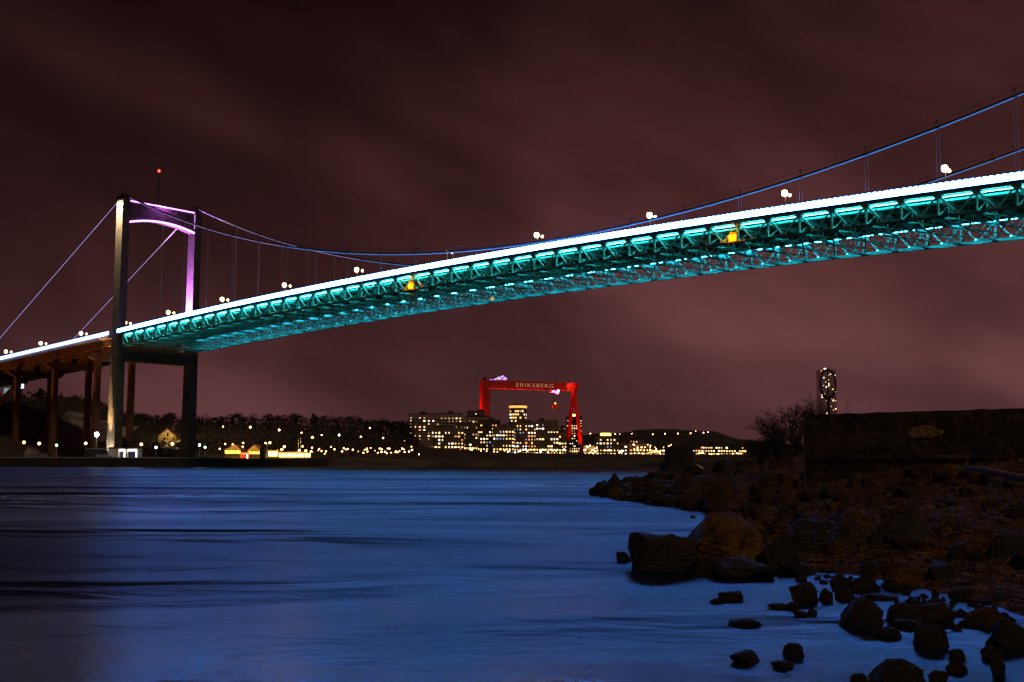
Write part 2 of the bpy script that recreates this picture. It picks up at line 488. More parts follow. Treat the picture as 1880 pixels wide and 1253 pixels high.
# ------------------------------------------------------------------ water
def water_mat():
    m = bpy.data.materials.new('night_water'); m.use_nodes = True
    nt = m.node_tree; N = nt.nodes; L = nt.links
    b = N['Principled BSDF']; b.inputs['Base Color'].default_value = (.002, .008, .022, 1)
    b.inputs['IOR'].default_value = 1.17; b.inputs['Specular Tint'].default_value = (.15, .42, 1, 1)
    tc = N.new('ShaderNodeTexCoord')
    def nz(scale, rot, detail, loc=(0, 0, 0), dist=0.0, rough=.5):
        mp = N.new('ShaderNodeMapping'); mp.inputs['Scale'].default_value = (*scale, 1); mp.inputs['Rotation'].default_value = (0, 0, rad(rot)); mp.inputs['Location'].default_value = loc
        L.new(tc.outputs['Object'], mp.inputs['Vector'])
        n = N.new('ShaderNodeTexNoise'); n.inputs['Scale'].default_value = 1; n.inputs['Detail'].default_value = detail; n.inputs['Distortion'].default_value = dist; n.inputs['Roughness'].default_value = rough
        L.new(mp.outputs['Vector'], n.inputs['Vector']); return n.outputs['Fac']
    cr = N.new('ShaderNodeMapRange'); cr.inputs['From Min'].default_value = .3; cr.inputs['From Max'].default_value = .72
    cr.inputs['To Min'].default_value = .26; cr.inputs['To Max'].default_value = .48
    L.new(nz((.05, .085), -9, 5, (2, 3, 0), 1.0), cr.inputs['Value']); L.new(cr.outputs['Result'], b.inputs['Roughness'])
    prev = None
    for sc, ro, de, lo, dist, hgt in (((2.6, 3.4), 10, 4, (0, 0, 0), .4, .022), ((.40, .62), -12, 3, (4, 2, 0), .8, .10), ((.07, .11), 6, 2, (3, 7, 0), 1.2, 1.0), ((.014, .034), -8, 2, (9, 1, 0), .7, 5.5)):
        bp = N.new('ShaderNodeBump'); bp.inputs['Strength'].default_value = 1; bp.inputs['Distance'].default_value = hgt
        L.new(nz(sc, ro, de, lo, dist), bp.inputs['Height'])
        if prev: L.new(prev, bp.inputs['Normal'])
        prev = bp.outputs['Normal']
    L.new(prev, b.inputs['Normal'])
    return m
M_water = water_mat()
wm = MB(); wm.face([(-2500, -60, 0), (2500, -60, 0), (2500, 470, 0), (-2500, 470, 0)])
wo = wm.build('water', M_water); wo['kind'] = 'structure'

#PART2
# ------------------------------------------------------------------ right shore
SHORE = [(6, 5.2), (10, 5.35), (12.2, 5.4), (14.2, 5.3), (16.6, 4.95), (18, 4.0), (20, 4.3), (22.7, 4.7), (27, 6.2), (35.6, 7.0), (39, 6.4), (45, 5.5), (52, 4.6), (57, 4.2), (60, 4.6), (66, 7.0), (74, 10), (90, 16), (120, 26), (200, 50), (330, 75)]
def shore(X, Y):
    xs_ = interp(Y, SHORE); d = X-xs_+.35*noise.noise(Vector((X*.7, Y*.5, 2)))
    a = interp(Y, [(8, .09), (14, .11), (20, .17), (30, .26), (38, .28), (60, .24), (120, .12)])
    if d < 0: return max(-1.2, d*.35)
    z = a*d if d < 5 else a*5+(d-5)*a*.45
    z = min(z, 1.9+.02*d)
    return z+(.16*noise.noise(Vector((X*.9, Y*.7, 0)))+.06*noise.noise(Vector((X*3, Y*3, 5))))*min(1, d)
M_shore = mat('brown_shingle', (.12, .06, .022), .95, scale=3.5, var=.58, bump=.9)
M_shore.node_tree.nodes['Principled BSDF'].inputs['Specular IOR Level'].default_value = .05
xs = [3+i*.3 for i in range(60)]+[21+i*1.2 for i in range(20)]+[46, 52, 60, 75, 95, 130, 180, 260]
ys = [6+i*.35 for i in range(100)]+[41+i*.8 for i in range(40)]+[74, 78, 84, 92, 104, 120, 150, 200, 260, 330]
grid('shore', xs, ys, shore, M_shore)

def rock_mat(name, a, b, c, sc=2.2):
    m = bpy.data.materials.new(name); m.use_nodes = True
    nt = m.node_tree; N = nt.nodes; L = nt.links; p = N['Principled BSDF']
    tc = N.new('ShaderNodeTexCoord')
    n1 = N.new('ShaderNodeTexNoise'); n1.inputs['Scale'].default_value = sc; n1.inputs['Detail'].default_value = 8; n1.inputs['Roughness'].default_value = .7
    n2 = N.new('ShaderNodeTexNoise'); n2.inputs['Scale'].default_value = sc*6; n2.inputs['Detail'].default_value = 6
    mu = N.new('ShaderNodeTexMusgrave') if hasattr(bpy.types, 'ShaderNodeTexMusgrave') else N.new('ShaderNodeTexVoronoi')
    mu.inputs['Scale'].default_value = sc*1.5
    if name == 'dark_wet_rock': p.inputs['Specular IOR Level'].default_value = .5
    for q in (n1, n2, mu): L.new(tc.outputs['Object'], q.inputs['Vector'])
    cr = N.new('ShaderNodeValToRGB'); e = cr.color_ramp.elements
    e[0].position = .36; e[0].color = (*a, 1); e[1].position = .58; e[1].color = (*b, 1)
    x = e.new(.74); x.color = (*c, 1)
    L.new(n1.outputs['Fac'], cr.inputs['Fac'])
    mx = N.new('ShaderNodeMixRGB'); mx.blend_type = 'MULTIPLY'; mx.inputs['Fac'].default_value = .7
    L.new(cr.outputs['Color'], mx.inputs['Color1']); L.new(n2.outputs['Fac'], mx.inputs['Color2'])
    L.new(mx.outputs['Color'], p.inputs['Base Color'])
    mr = N.new('ShaderNodeMapRange'); mr.inputs['To Min'].default_value = .45; mr.inputs['To Max'].default_value = .95
    L.new(n2.outputs['Fac'], mr.inputs['Value']); L.new(mr.outputs['Result'], p.inputs['Roughness'])
    bp = N.new('ShaderNodeBump'); bp.inputs['Strength'].default_value = 1; bp.inputs['Distance'].default_value = .12; p.inputs['Specular IOR Level'].default_value = .5 if name == 'dark_wet_rock' else .22
    L.new(n2.outputs['Fac'], bp.inputs['Height']); L.new(bp.outputs['Normal'], p.inputs['Normal'])
    return m
M_rockd = rock_mat('dark_wet_rock', (.012, .009, .005), (.05, .033, .016), (.11, .065, .03))
M_rockb = rock_mat('brown_rock', (.02, .012, .006), (.12, .07, .03), (.30, .16, .06))
M_rocko = rock_mat('ochre_lichen_rock', (.03, .016, .006), (.24, .12, .02), (.55, .28, .04))
M_rockp = rock_mat('pinkish_rock', (.04, .022, .016), (.20, .11, .075), (.42, .25, .18))

def rock_mesh(seed, kind):
    r = random.Random(seed); bm = bmesh.new()
    npt = {'round': 44, 'angular': 15, 'flat': 22, 'block': 13}[kind]
    for i in range(npt):
        v = Vector((r.gauss(0, 1), r.gauss(0, 1), r.gauss(0, 1))).normalized()
        if kind == 'round': v *= r.uniform(.88, 1)
        elif kind == 'block':
            v = Vector([max(-.72, min(.72, c*1.3)) for c in v])*r.uniform(.95, 1.25)
        else: v *= r.uniform(.75, 1.08)
        bm.verts.new(v)
    bmesh.ops.convex_hull(bm, input=bm.verts)
    bmesh.ops.delete(bm, geom=[v for v in bm.verts if not v.link_faces], context='VERTS')
    bmesh.ops.bevel(bm, geom=list(bm.edges), offset=.10 if kind != 'round' else .16, segments=2, affect='EDGES', clamp_overlap=True, profile=.6)
    bmesh.ops.triangulate(bm, faces=bm.faces)
    for _ in range(2):
        lon = [e for e in bm.edges if e.calc_length() > .24]
        if lon: bmesh.ops.subdivide_edges(bm, edges=lon, cuts=1, use_grid_fill=False)
        bmesh.ops.triangulate(bm, faces=bm.faces)
    off = Vector((seed*3.1, seed*1.7, 0)); amp = .13 if kind == 'round' else .15
    for v in bm.verts:
        n_ = v.co.normalized()
        v.co += n_*(amp*noise.noise(v.co*1.8+off)+amp*.5*noise.noise(v.co*5+off)+amp*.22*noise.noise(v.co*12+off))
    xs_ = [v.co.x for v in bm.verts]; ys_ = [v.co.y for v in bm.verts]; zs_ = [v.co.z for v in bm.verts]
    for v in bm.verts:      # unit box: x,y in -.5..5, base cut so that z runs -.25..1
        v.co.x = (v.co.x-min(xs_))/(max(xs_)-min(xs_))-.5
        v.co.y = (v.co.y-min(ys_))/(max(ys_)-min(ys_))-.5
        v.co.z = (v.co.z-min(zs_))/(max(zs_)-min(zs_))*1.55-.55
    me = bpy.data.meshes.new('rock'); bm.to_mesh(me); bm.free()
    for p in me.polygons: p.use_smooth = True
    try: me.set_sharp_from_angle(angle=rad(38))
    except Exception: pass
    return me
RM = {}
for mk, mm in (('d', M_rockd), ('b', M_rockb), ('o', M_rocko), ('p', M_rockp)):
    for kd in ('round', 'angular', 'flat', 'block'):
        for q in range(4):
            me = rock_mesh(q*7+{'round': 1, 'angular': 100, 'flat': 200, 'block': 300}[kd], kd); me.materials.append(mm); RM[(mk, kd, q)] = me
rq = random.Random(3)
def rock(x0, x1, yt, yb, label, kd='round', mk='d', dz=0.0, dep=.8, q=None, rz=None, name='rock', Y=None, group=None):
    """a stone whose photographed box is x0..x1, yt..yb, standing on height dz"""
    p = onz((x0+x1)/2, yb, dz) if Y is None else at((x0+x1)/2, yb, Y)
    w = (x1-x0)*p.y/F; h = max(.05, (yb-yt)*p.y/F)
    o = link(name, RM[(mk, kd, rq.randrange(4) if q is None else q)])
    dd = w*dep
    o.scale = (w*1.04, dd, h*1.05); o.location = (p.x*(1+dd*.35/p.y), p.y+dd*.35, p.z-.0)
    # side to side spin only of flat-ish amount, to keep the outline width
    o.rotation_euler = (rq.uniform(-.06, .06), rq.uniform(-.06, .06), rq.choice([0, math.pi]) if rz is None else rz)
    return tag(o, label, 'rock', group)
# large boulders at the water's edge
rock(1155, 1282, 985, 1047, 'big blocky black boulder, furthest out into the blue water', 'block', 'd', q=1)
rock(1246, 1400, 947, 1036, 'largest boulder, domed with an ochre lichen top, behind the blocky black one', 'round', 'o', q=0, dep=.9)
rock(1352, 1412, 955, 1012, 'rounded ochre boulder leaning on the right flank of the largest domed boulder', 'round', 'o', q=2)
rock(1283, 1425, 1031, 1061, 'low black slab with a pool of blue water behind it', 'flat', 'd', q=1)
rock(1132, 1162, 1014, 1030, 'small black stone touching the left end of the blocky black boulder', 'angular', 'd')
rock(1222, 1248, 981, 1000, 'small black lump between the blocky boulder and the largest domed one', 'round', 'd', Y=18.3)
rock(1428, 1500, 1033, 1053, 'low black rock right of the slab with the pool', 'flat', 'd')
rock(1395, 1470, 990, 1042, 'dark brown boulder right below the rounded ochre boulder', 'angular', 'd', dep=1)
rock(1362, 1440, 930, 962, 'brown boulder above the largest domed boulder, with pinkish edges', 'round', 'p', Y=27)
rock(1328, 1356, 940, 948, 'flat black stone lying in the water above the largest domed boulder', 'flat', 'd')
rock(1308, 1318, 944, 950, 'tiny black stone left of the flat one above the domed boulder', 'round', 'd')
rock(1266, 1298, 918, 933, 'squared black stone at the water edge below the spit', 'block', 'd')
rock(1268, 1278, 946, 951, 'tiny dark stone alone in the water below the squared black stone', 'round', 'd')
rock(1213, 1230, 923, 928, 'small flat stone awash along the lower edge of the spit', 'flat', 'd')
rock(1250, 1257, 931, 935, 'tiny stone just under the small flat one awash by the spit', 'round', 'd')
# tip of the spit
rock(1082, 1122, 883, 910, 'wedge shaped black rock at the very tip of the spit', 'angular', 'd', q=0)
rock(1110, 1143, 870, 911, 'tall pointed black rock second from the tip of the spit', 'angular', 'd', q=2)
rock(1118, 1148, 896, 916, 'dark rock with a pale crossed edge in front of the spit tip', 'angular', 'p', q=1)
rock(1140, 1160, 877, 905, 'narrow upright dark rock behind the pointed one on the spit', 'angular', 'd', q=3)
rock(1158, 1172, 874, 904, 'slim jagged dark rock with a pale face on the spit', 'block', 'd', q=3)
rock(1170, 1240, 882, 921, 'broad dark boulder with one pale end at the waterline of the spit', 'round', 'd', q=3)
rock(1178, 1240, 864, 884, 'long flat topped dark rock left of the concrete block', 'flat', 'd', Y=52)
rock(1228, 1300, 885, 924, 'broad brown boulder in the middle of the spit', 'round', 'b', q=1)
rock(1290, 1362, 880, 930, 'rounded dark brown boulder where the spit joins the bank', 'round', 'b', q=2, Y=38)
# stones in the shallows, bottom right
S = [
 (1460, 1484, 1058, 1068, 'small lone dark stone in the water left of the pointed pair', 'angular', 'd'),
 (1452, 1505, 1072, 1104, 'pointed black stone with a small round one against its right side', 'angular', 'd'),
 (1505, 1530, 1082, 1103, 'small round stone pressed against the pointed black stone', 'round', 'd'),
 (1534, 1570, 1083, 1100, 'smooth oval black stone to the right of the pointed pair', 'round', 'd'),
 (1524, 1567, 1055, 1077, 'dark angular stone with a white wash of water on its right', 'angular', 'd'),
 (1562, 1612, 1056, 1083, 'wet black stone right of the white wash of water', 'angular', 'd'),
 (1601, 1618, 1072, 1085, 'little round stone hanging on the lower right of the wet black stone', 'round', 'd'),
 (1626, 1663, 1071, 1082, 'flat dark stone below the mossy boulder', 'flat', 'd'),
 (1618, 1700, 1025, 1072, 'greenish ochre boulder with a mossy crest at the back of the shallows', 'angular', 'o'),
 (1580, 1628, 1032, 1056, 'brown rounded rock left of the mossy crested boulder', 'round', 'b'),
 (1543, 1621, 1102, 1149, 'large round topped black boulder in the middle of the shallows', 'round', 'd'),
 (1629, 1697, 1110, 1142, 'smooth oval dark boulder right of the large round topped one', 'round', 'd'),
 (1679, 1756, 1109, 1141, 'brown lumpy rock behind the smooth oval dark boulder', 'angular', 'b'),
 (1698, 1733, 1099, 1112, 'small flat topped stone resting behind the brown lumpy rock', 'block', 'd'),
 (1664, 1695, 1101, 1112, 'low dark stone left of the small flat topped one', 'flat', 'd'),
 (1605, 1653, 1152, 1168, 'low black stone with a glinting wet top below the oval boulder', 'flat', 'd'),
 (1640, 1703, 1139, 1152, 'thin flat stone with a silvery wet surface', 'flat', 'd'),
 (1677, 1741, 1151, 1188, 'dome shaped black stone alone in the water at lower right', 'round', 'd'),
 (1823, 1884, 1140, 1187, 'large dark rounded boulder cut by the right photo edge', 'round', 'd'),
 (1775, 1843, 1117, 1145, 'brown boulder with an orange tinted right end', 'round', 'o'),
 (1762, 1810, 1135, 1148, 'low stone at the foot of the orange tinted boulder', 'flat', 'd'),
 (1744, 1792, 1080, 1098, 'dark stone in foaming water below the ochre stone', 'round', 'd'),
 (1773, 1812, 1060, 1080, 'ochre rounded stone at the right of the shallows', 'round', 'o'),
 (1790, 1880, 1088, 1107, 'long low dark stone running to the right photo edge', 'flat', 'd'),
 (1743, 1773, 1193, 1209, 'small dark dome just right below the lone dome shaped stone', 'round', 'd'),
 (1802, 1844, 1187, 1208, 'dark slanted stone below the boulder at the right edge', 'angular', 'd'),
 (1819, 1848, 1207, 1238, 'upright jagged dark stone near the lower right corner', 'angular', 'd'),
 (1740, 1778, 1216, 1233, 'low stone with a shiny wet top near the lower right corner', 'flat', 'd'),
 (1596, 1697, 1218, 1262, 'broad double humped rock at the bottom edge', 'round', 'd'),
 (1562, 1596, 1239, 1258, 'small dark stone at the bottom edge left of the double humped rock', 'round', 'd'),
 (1706, 1746, 1232, 1254, 'dark angular stone at the bottom edge right of the double humped rock', 'angular', 'd'),
 (1438, 1477, 1183, 1204, 'lone egg shaped black stone out in the blue water', 'round', 'd'),
 (1342, 1398, 1199, 1216, 'speckled wet stone furthest left in the lower shallows', 'block', 'd'),
 (1417, 1459, 1217, 1226, 'almost drowned wet stone under the lone egg shaped one', 'flat', 'd'),
 (1339, 1397, 1139, 1148, 'long low stone barely above the water, left of the shallows', 'flat', 'd'),
 (1321, 1364, 1088, 1102, 'squared black stone with a smaller one at its left', 'block', 'd'),
 (1304, 1328, 1100, 1107, 'small low stone at the left of the squared black stone', 'flat', 'd'),
 (1440, 1468, 1104, 1117, 'little peaked stone at the end of a long drowned ledge', 'angular', 'd'),
 (1410, 1450, 1110, 1117, 'thin drowned ledge pointing left into the water', 'flat', 'd'),
 (1457, 1484, 1121, 1130, 'small flat stone below the little peaked stone', 'flat', 'd'),
 (1484, 1502, 1121, 1128, 'tiny stone next to the small flat one below the peaked stone', 'round', 'd'),
 (1811, 1834, 1168, 1185, 'small stone tucked left under the boulder at the right edge', 'angular', 'd'),
 (1809, 1821, 1147, 1158, 'tiny dark stone left of the boulder at the right edge', 'round', 'd'),
 (1749, 1768, 1149, 1155, 'tiny flat stone between the dome and the orange tinted boulder', 'flat', 'd'),
 (1578, 1650, 1093, 1100, 'thin ledge awash above the large round topped boulder', 'flat', 'd'),
]
for a in S: rock(*a)
# rock bank: rows of hand placed large ones then scatter
B = [
 (1500, 1604, 958, 1040, 'large dark boulder with an ochre ridge in the middle of the bank', 'angular', 'b', 19),
 (1600, 1730, 950, 1040, 'very broad black boulder in the middle of the bank', 'round', 'd', 18.6),
 (1720, 1830, 962, 1045, 'broad brown boulder right of the very broad black one', 'angular', 'b', 18.2),
 (1440, 1520, 975, 1040, 'dark slab at the left of the bank, beside the ochre ridged boulder', 'flat', 'd', 19.5),
 (1815, 1900, 985, 1060, 'dark boulder of the bank cut off by the right photo edge', 'round', 'd', 16.5),
 (1790, 1880, 940, 985, 'brown rock with an orange tinted crest near the right edge', 'round', 'o', 21),
 (1620, 1720, 930, 965, 'arched brown rock above the very broad black boulder', 'round', 'b', 22),
 (1530, 1600, 935, 965, 'yellowish brown rock above the ochre ridged boulder', 'round', 'o', 23),
 (1778, 1815, 892, 918, 'squared reddish stone on the pebbles under the leaning log', 'block', 'p', 29),
 (1800, 1836, 888, 915, 'rounded pinkish stone touching the squared reddish one', 'round', 'p', 29.6),
 (1685, 1740, 886, 912, 'flat dark stone with an orange cap in front of the wall', 'block', 'b', 31),
 (1705, 1738, 880, 896, 'orange cap stone sitting at the foot of the wall', 'round', 'o', 32.5),
 (1640, 1680, 895, 915, 'grey brown stone below the left half of the wall', 'round', 'b', 30),
 (1555, 1595, 868, 900, 'reddish rounded stone against the left half of the wall', 'round', 'p', 34),
 (1740, 1780, 902, 916, 'low brown stone left of the squared reddish one', 'flat', 'b', 28),
 (1430, 1470, 868, 898, 'ochre squared boulder left of the corner of the wall', 'block', 'o', 36),
 (1455, 1478, 880, 905, 'pale pinkish stone near the corner of the wall', 'round', 'p', 34.5),
 (1392, 1432, 868, 895, 'brown boulder under the bare bush', 'round', 'b', 38),
]
for x0, x1, yt, yb, lab, kd, mk, Yd in B: rock(x0, x1, yt, yb, lab, kd, mk, Y=Yd)
for i in range(52):
    px_ = rq.uniform(1500, 1870); py_ = interp(px_, [(1500, 1056), (1700, 1086), (1880, 1135)])+rq.uniform(-4, 30); w_ = rq.uniform(8, 20)
    rock(px_-w_/2, px_+w_/2, py_-w_*rq.uniform(.3, .6), py_, 'little dark pebble stone in the wash along the foot of the bank', rq.choice(['round', 'angular', 'flat']), 'd', group='little stones in the wash')
cnt = 0
ZONE = [('dark rough boulder on the far spit beyond the corner of the wall', 'boulders of the spit'),
        ('brown or black boulder in the jumble between the spit and the near bank', 'boulders of the jumble'),
        ('dark stone wedged among the big boulders of the near bank', 'stones of the near bank')]
while cnt < 185:
    Y = 14+46*rq.random()**.8
    xs_ = interp(Y, SHORE); wid = interp(Y, [(14, 6), (25, 6.5), (36, 4.5), (45, 6), (60, 9)])
    d = rq.random()**1.3*wid-.1
    X = xs_+d; z = shore(X, Y)
    if 33 < Y < 45 and X > 9.2: continue
    sz = rq.uniform(.28, .95)*(1.0 if Y > 30 else .62); h = sz*rq.uniform(.35, .7)
    if Y > 45: h *= .8
    zi = 0 if Y > 40 else 1 if Y > 26 else 2
    o = link('rock', RM[(rq.choice('ddbbop') if zi else rq.choice('dddb'), rq.choice(['round', 'angular', 'angular', 'flat', 'block']), rq.randrange(4))])
    o.scale = (sz*rq.uniform(1, 1.5), sz, h); o.rotation_euler = (rq.uniform(-.3, .3), rq.uniform(-.3, .3), rq.uniform(0, 6.28))
    o.location = (X, Y, z-.02); tag(o, ZONE[zi][0], 'rock', ZONE[zi][1]); cnt += 1
# pebbles on the beach: nobody could count them
m = MB()
for i in range(9500):
    Y = 12+26*rq.random()**1.2; xs_ = interp(Y, SHORE); X = xs_+.1+rq.random()**1.3*10
    z = shore(X, Y); r_ = rq.choice([.025, .035, .05, .07, .10])*rq.uniform(.6, 1.2)
    st = len(m.v); c = Vector((X, Y, z-.01)); e1 = rq.uniform(.7, 1.4); hh = r_*rq.uniform(.35, .8); t0 = rq.uniform(0, 6)
    for q, zz_ in ((1, 0), (.8, .7)):
        for k in range(5):
            t = t0+k*1.2566+rq.uniform(-.25, .25); m.v.append(c+Vector((r_*q*math.cos(t)*e1, r_*q*math.sin(t)/e1, hh*zz_)))
    m.v.append(c+Vector((r_*.1, 0, hh)))
    for k in range(5):
        k2 = (k+1) % 5; m.f.append([st+k, st+k2, st+5+k2, st+5+k]); m.f.append([st+5+k, st+5+k2, st+10])
pb_ = m.build('pebbles', M_rockp); tag(pb_, 'small reddish pebbles strewn over the beach in front of the wall', 'pebbles', kind='stuff')
# dry grass
M_grass = mat('dry_grass', (.17, .10, .05), .9, scale=6, var=.5)
m = MB()
for i in range(5200):
    if i % 3:
        Y = rq.uniform(38, 62); X = interp(Y, SHORE)+1.2+rq.random()*11
        if 33 < Y < 46 and X > 9.3: continue
    else:
        Y = rq.uniform(20, 33); X = interp(Y, SHORE)+2.5+rq.random()*8
    if noise.noise(Vector((X*.45, Y*.4, 9))) < -.02: continue
    z = shore(X, Y); h = rq.uniform(.1, .38)*(1 if Y > 36 else .5); a = rq.uniform(0, 6.28); le = rq.uniform(.1, .5)*h; w = .012
    dx, dy = math.cos(a), math.sin(a)
    m.face([(X-w, Y, z-.03), (X+w, Y, z-.03), (X+dx*le*.6+w*.6, Y+dy*le*.6, z+h*.7), (X+dx*le*1.5, Y+dy*le*1.5, z+h), (X+dx*le*.6-w*.6, Y+dy*le*.6, z+h*.7)])
g_ = m.build('dry_grass', M_grass); tag(g_, 'low dry brown grass and weeds between the shore rocks', 'grass', kind='stuff')

# the concrete wall (an old bunker-like block) on the right
A = at(1478, 885, 38); Bp = Vector((16.8, 31.2, 0)); A.z = .3
dirw = Vector((Bp.x-A.x, Bp.y-A.y, 0)); Lw = dirw.length; rw = math.atan2(dirw.y, dirw.x)
wall = empty('concrete_wall', (A.x, A.y, 0), rw, 'long dark concrete wall with lit and reddish patches, running off the right side', 'wall')
m = MB(); hw = 3.2
nx = 30
for z in (0.2, hw):
    for i in range(nx+1):
        m.v.append(Vector((i*Lw/nx, 0, z+(.045*noise.noise(Vector((i*.7, 0, 3)))-.0 if z > 1 else 0))))
    for i in range(nx+1):
        m.v.append(Vector((i*Lw/nx, 5.0, z+(.045*noise.noise(Vector((i*.7, 4, 3))) if z > 1 else 0))))
q = nx+1
for i in range(nx):
    m.f += [[i, i+1, 2*q+i+1, 2*q+i], [q+i, 3*q+i, 3*q+i+1, q+i+1], [2*q+i, 2*q+i+1, 3*q+i+1, 3*q+i]]
m.f += [[0, 2*q, 3*q, q], [nx, q+nx, 3*q+nx, 2*q+nx]]
M_wall = mat('old_dark_concrete', (.075, .055, .036), .95, scale=1.1, var=.55, bump=.8)
m.build('wall_face', M_wall, wall)
m = MB()
for i in range(14):
    x = i*Lw/14+.2; m.box((x+Lw/28, -.03, .9+.015*(i % 3)), (Lw/14-.02, .05, .03)); m.box((x+Lw/28, -.03, 1.75+.01*(i % 2)), (Lw/14-.02, .05, .025))
m.build('board_mark', M_wall, wall)
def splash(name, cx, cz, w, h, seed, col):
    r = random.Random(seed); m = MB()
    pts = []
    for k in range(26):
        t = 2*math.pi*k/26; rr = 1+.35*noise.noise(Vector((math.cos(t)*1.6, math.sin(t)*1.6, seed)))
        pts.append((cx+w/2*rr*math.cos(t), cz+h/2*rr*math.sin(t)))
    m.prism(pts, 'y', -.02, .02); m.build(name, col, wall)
M_litpatch = mat('lamplit_wall_tone', (.42, .30, .13), .95, scale=9, var=.6, base2=(.05, .035, .02))  # gold lamp light falling on the wall, painted in as colour
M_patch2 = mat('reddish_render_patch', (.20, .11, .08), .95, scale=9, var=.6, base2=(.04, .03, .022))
def wall_x(px):     # where the pixel column meets the wall face
    v = ray(px, 800); n_ = Vector((-dirw.y, dirw.x, 0)).normalized()
    t = (n_.x*A.x+n_.y*A.y)/(n_.x*v.x+n_.y*v.y); p = v*t
    return (p.x-A.x)*math.cos(rw)+(p.y-A.y)*math.sin(rw), p.y
x_, y_ = wall_x(1696); splash('wall_patch', x_, 1.6+57*y_/F, 54*y_/F/.85, 25*y_/F, 4, M_litpatch)
x_, y_ = wall_x(1750); splash('wall_patch', x_, 1.6+10*y_/F, 58*y_/F/.85, 15*y_/F, 7, M_patch2)
m = MB(); m.tube([(.03, -.04, .3), (.03, -.04, hw-.4)], .018, 6); m.build('corner_pipe', mat('rusty_pipe', (.11, .08, .06), .7), wall)
# leaning log
a_, b_ = at(1768, 856, 28), at(1925, 884, 22)
lg = MB().tube([a_, a_+(b_-a_)*.3+Vector((0, 0, .03)), a_+(b_-a_)*.7, b_], [.05, .075, .085, .09], 9).build('log', mat('grey_driftwood', (.24, .17, .13), .9, scale=3, var=.4, bump=.6), None, None, True)
tag(lg, 'long grey log leaning on the slope under the right end of the wall', 'log')
a_, b_ = at(1274, 851, 60), at(1290, 860, 59)
br = MB().tube([a_, (a_+b_)/2+Vector((0, 0, .03)), b_], [.03, .05, .07], 6).build('branch', mat('bleached_wood', (.6, .55, .5), .8), None, None, True)
tag(br, 'short bleached branch lying on the dark mound beside the concrete block', 'branch')
# squat concrete block (bollard) on the spit
c = at(1247.5, 862, 62)
blk = empty('concrete_block', (c.x, c.y, c.z-.6), .15, 'squat black concrete block standing up on the rock spit', 'concrete block')
m = MB(); m.prism([(-.62, -.62), (.62, -.62), (.62, .62), (-.62, .62)], 'z', 1.0, 1.85); m.build('pillar', M_black, blk)
m = MB(); m.prism([(-.85, -.8), (1.2, -.8), (1.2, .8), (-.85, .8)], 'z', 0, 1.0); m.build('footing', M_black, blk)

# bare trees / bushes ------------------------------------------------
M_bark = mat('dark_bark', (.03, .02, .016), .95, scale=3)
def twig_tree(seed, h, spread, nb, levels, r0, droop=0.0, stems=1):
    """returns (trunk mesh, crown mesh): a tapered trunk with limbs, and a crown of fine twigs"""
    r = random.Random(seed); tr = MB(); cr = MB()
    def grow(p, d, L, rd, lv):
        n = 3; pts = [p]; q = Vector(p); dd = Vector(d)
        for i in range(n):
            dd = (dd+Vector((r.gauss(0, .13), r.gauss(0, .13), r.gauss(.04, .08)-droop))).normalized()
            q = q+dd*L/n; pts.append(q.copy())
        tgt = tr if lv <= 1 else cr
        tgt.tube(pts, [rd*(1-.5*i/n) for i in range(n+1)], 6 if lv == 0 else 4 if lv < 2 else 3, False)
        if lv >= levels: return
        for i in range(nb if lv else nb+3):
            t = r.uniform(.25 if lv == 0 else .2, 1.0); f = t*n; k = min(n-1, int(f)); b = pts[k].lerp(pts[k+1], f-k)
            ax = Vector((r.gauss(0, 1), r.gauss(0, 1), r.gauss(0, .5))); ax = (ax-dd*ax.dot(dd)).normalized()
            nd = (dd*r.uniform(.5, .9)+ax*spread*r.uniform(.6, 1.1)).normalized()
            grow(b, nd, L*r.uniform(.42, .66), rd*.5, lv+1)
    for s_ in range(stems):
        a = r.uniform(0, 6.28); sp = 0 if stems == 1 else .55
        grow(Vector((0 if stems == 1 else math.cos(a)*.15*h*r.random(), 0 if stems == 1 else math.sin(a)*.15*h*r.random(), 0)), Vector((math.cos(a)*sp, math.sin(a)*sp, 1)).normalized(), h*.5*r.uniform(.8, 1.05), r0, 0)
    return tr, cr
def plant(name, loc, seed, h, spread, nb, lv, r0, label, cat, stems=1, group=None):
    tr, cr = twig_tree(seed, h, spread, nb, lv, r0, stems=stems)
    e = empty(name, loc, 0, label, cat, group)
    tr.build('trunk', M_bark, e); cr.build('crown', M_bark, e)
    return e
def gz(px, Y):
    p = at(px, 850, Y); return (p.x, Y, shore(p.x, Y)-.05)
plant('bare_bush', gz(1440, 50), 5, 3.0, .7, 5, 4, .035, 'wide leafless bush with spiky twigs just left of the wall', 'bush', stems=9)
plant('bare_bush', gz(1408, 52), 8, 1.9, .8, 5, 4, .03, 'lower leafless bush at the far left, over the rocks', 'bush', stems=6)
plant('bare_tree', gz(1497, 58), 11, 4.2, .75, 5, 4, .06, 'leafless tree rising from behind the left corner of the wall', 'tree', stems=3)
plant('bare_tree', gz(1545, 60), 13, 3.7, .8, 4, 4, .05, 'thin leafless tree behind the wall, right of the round sign', 'tree', stems=2)
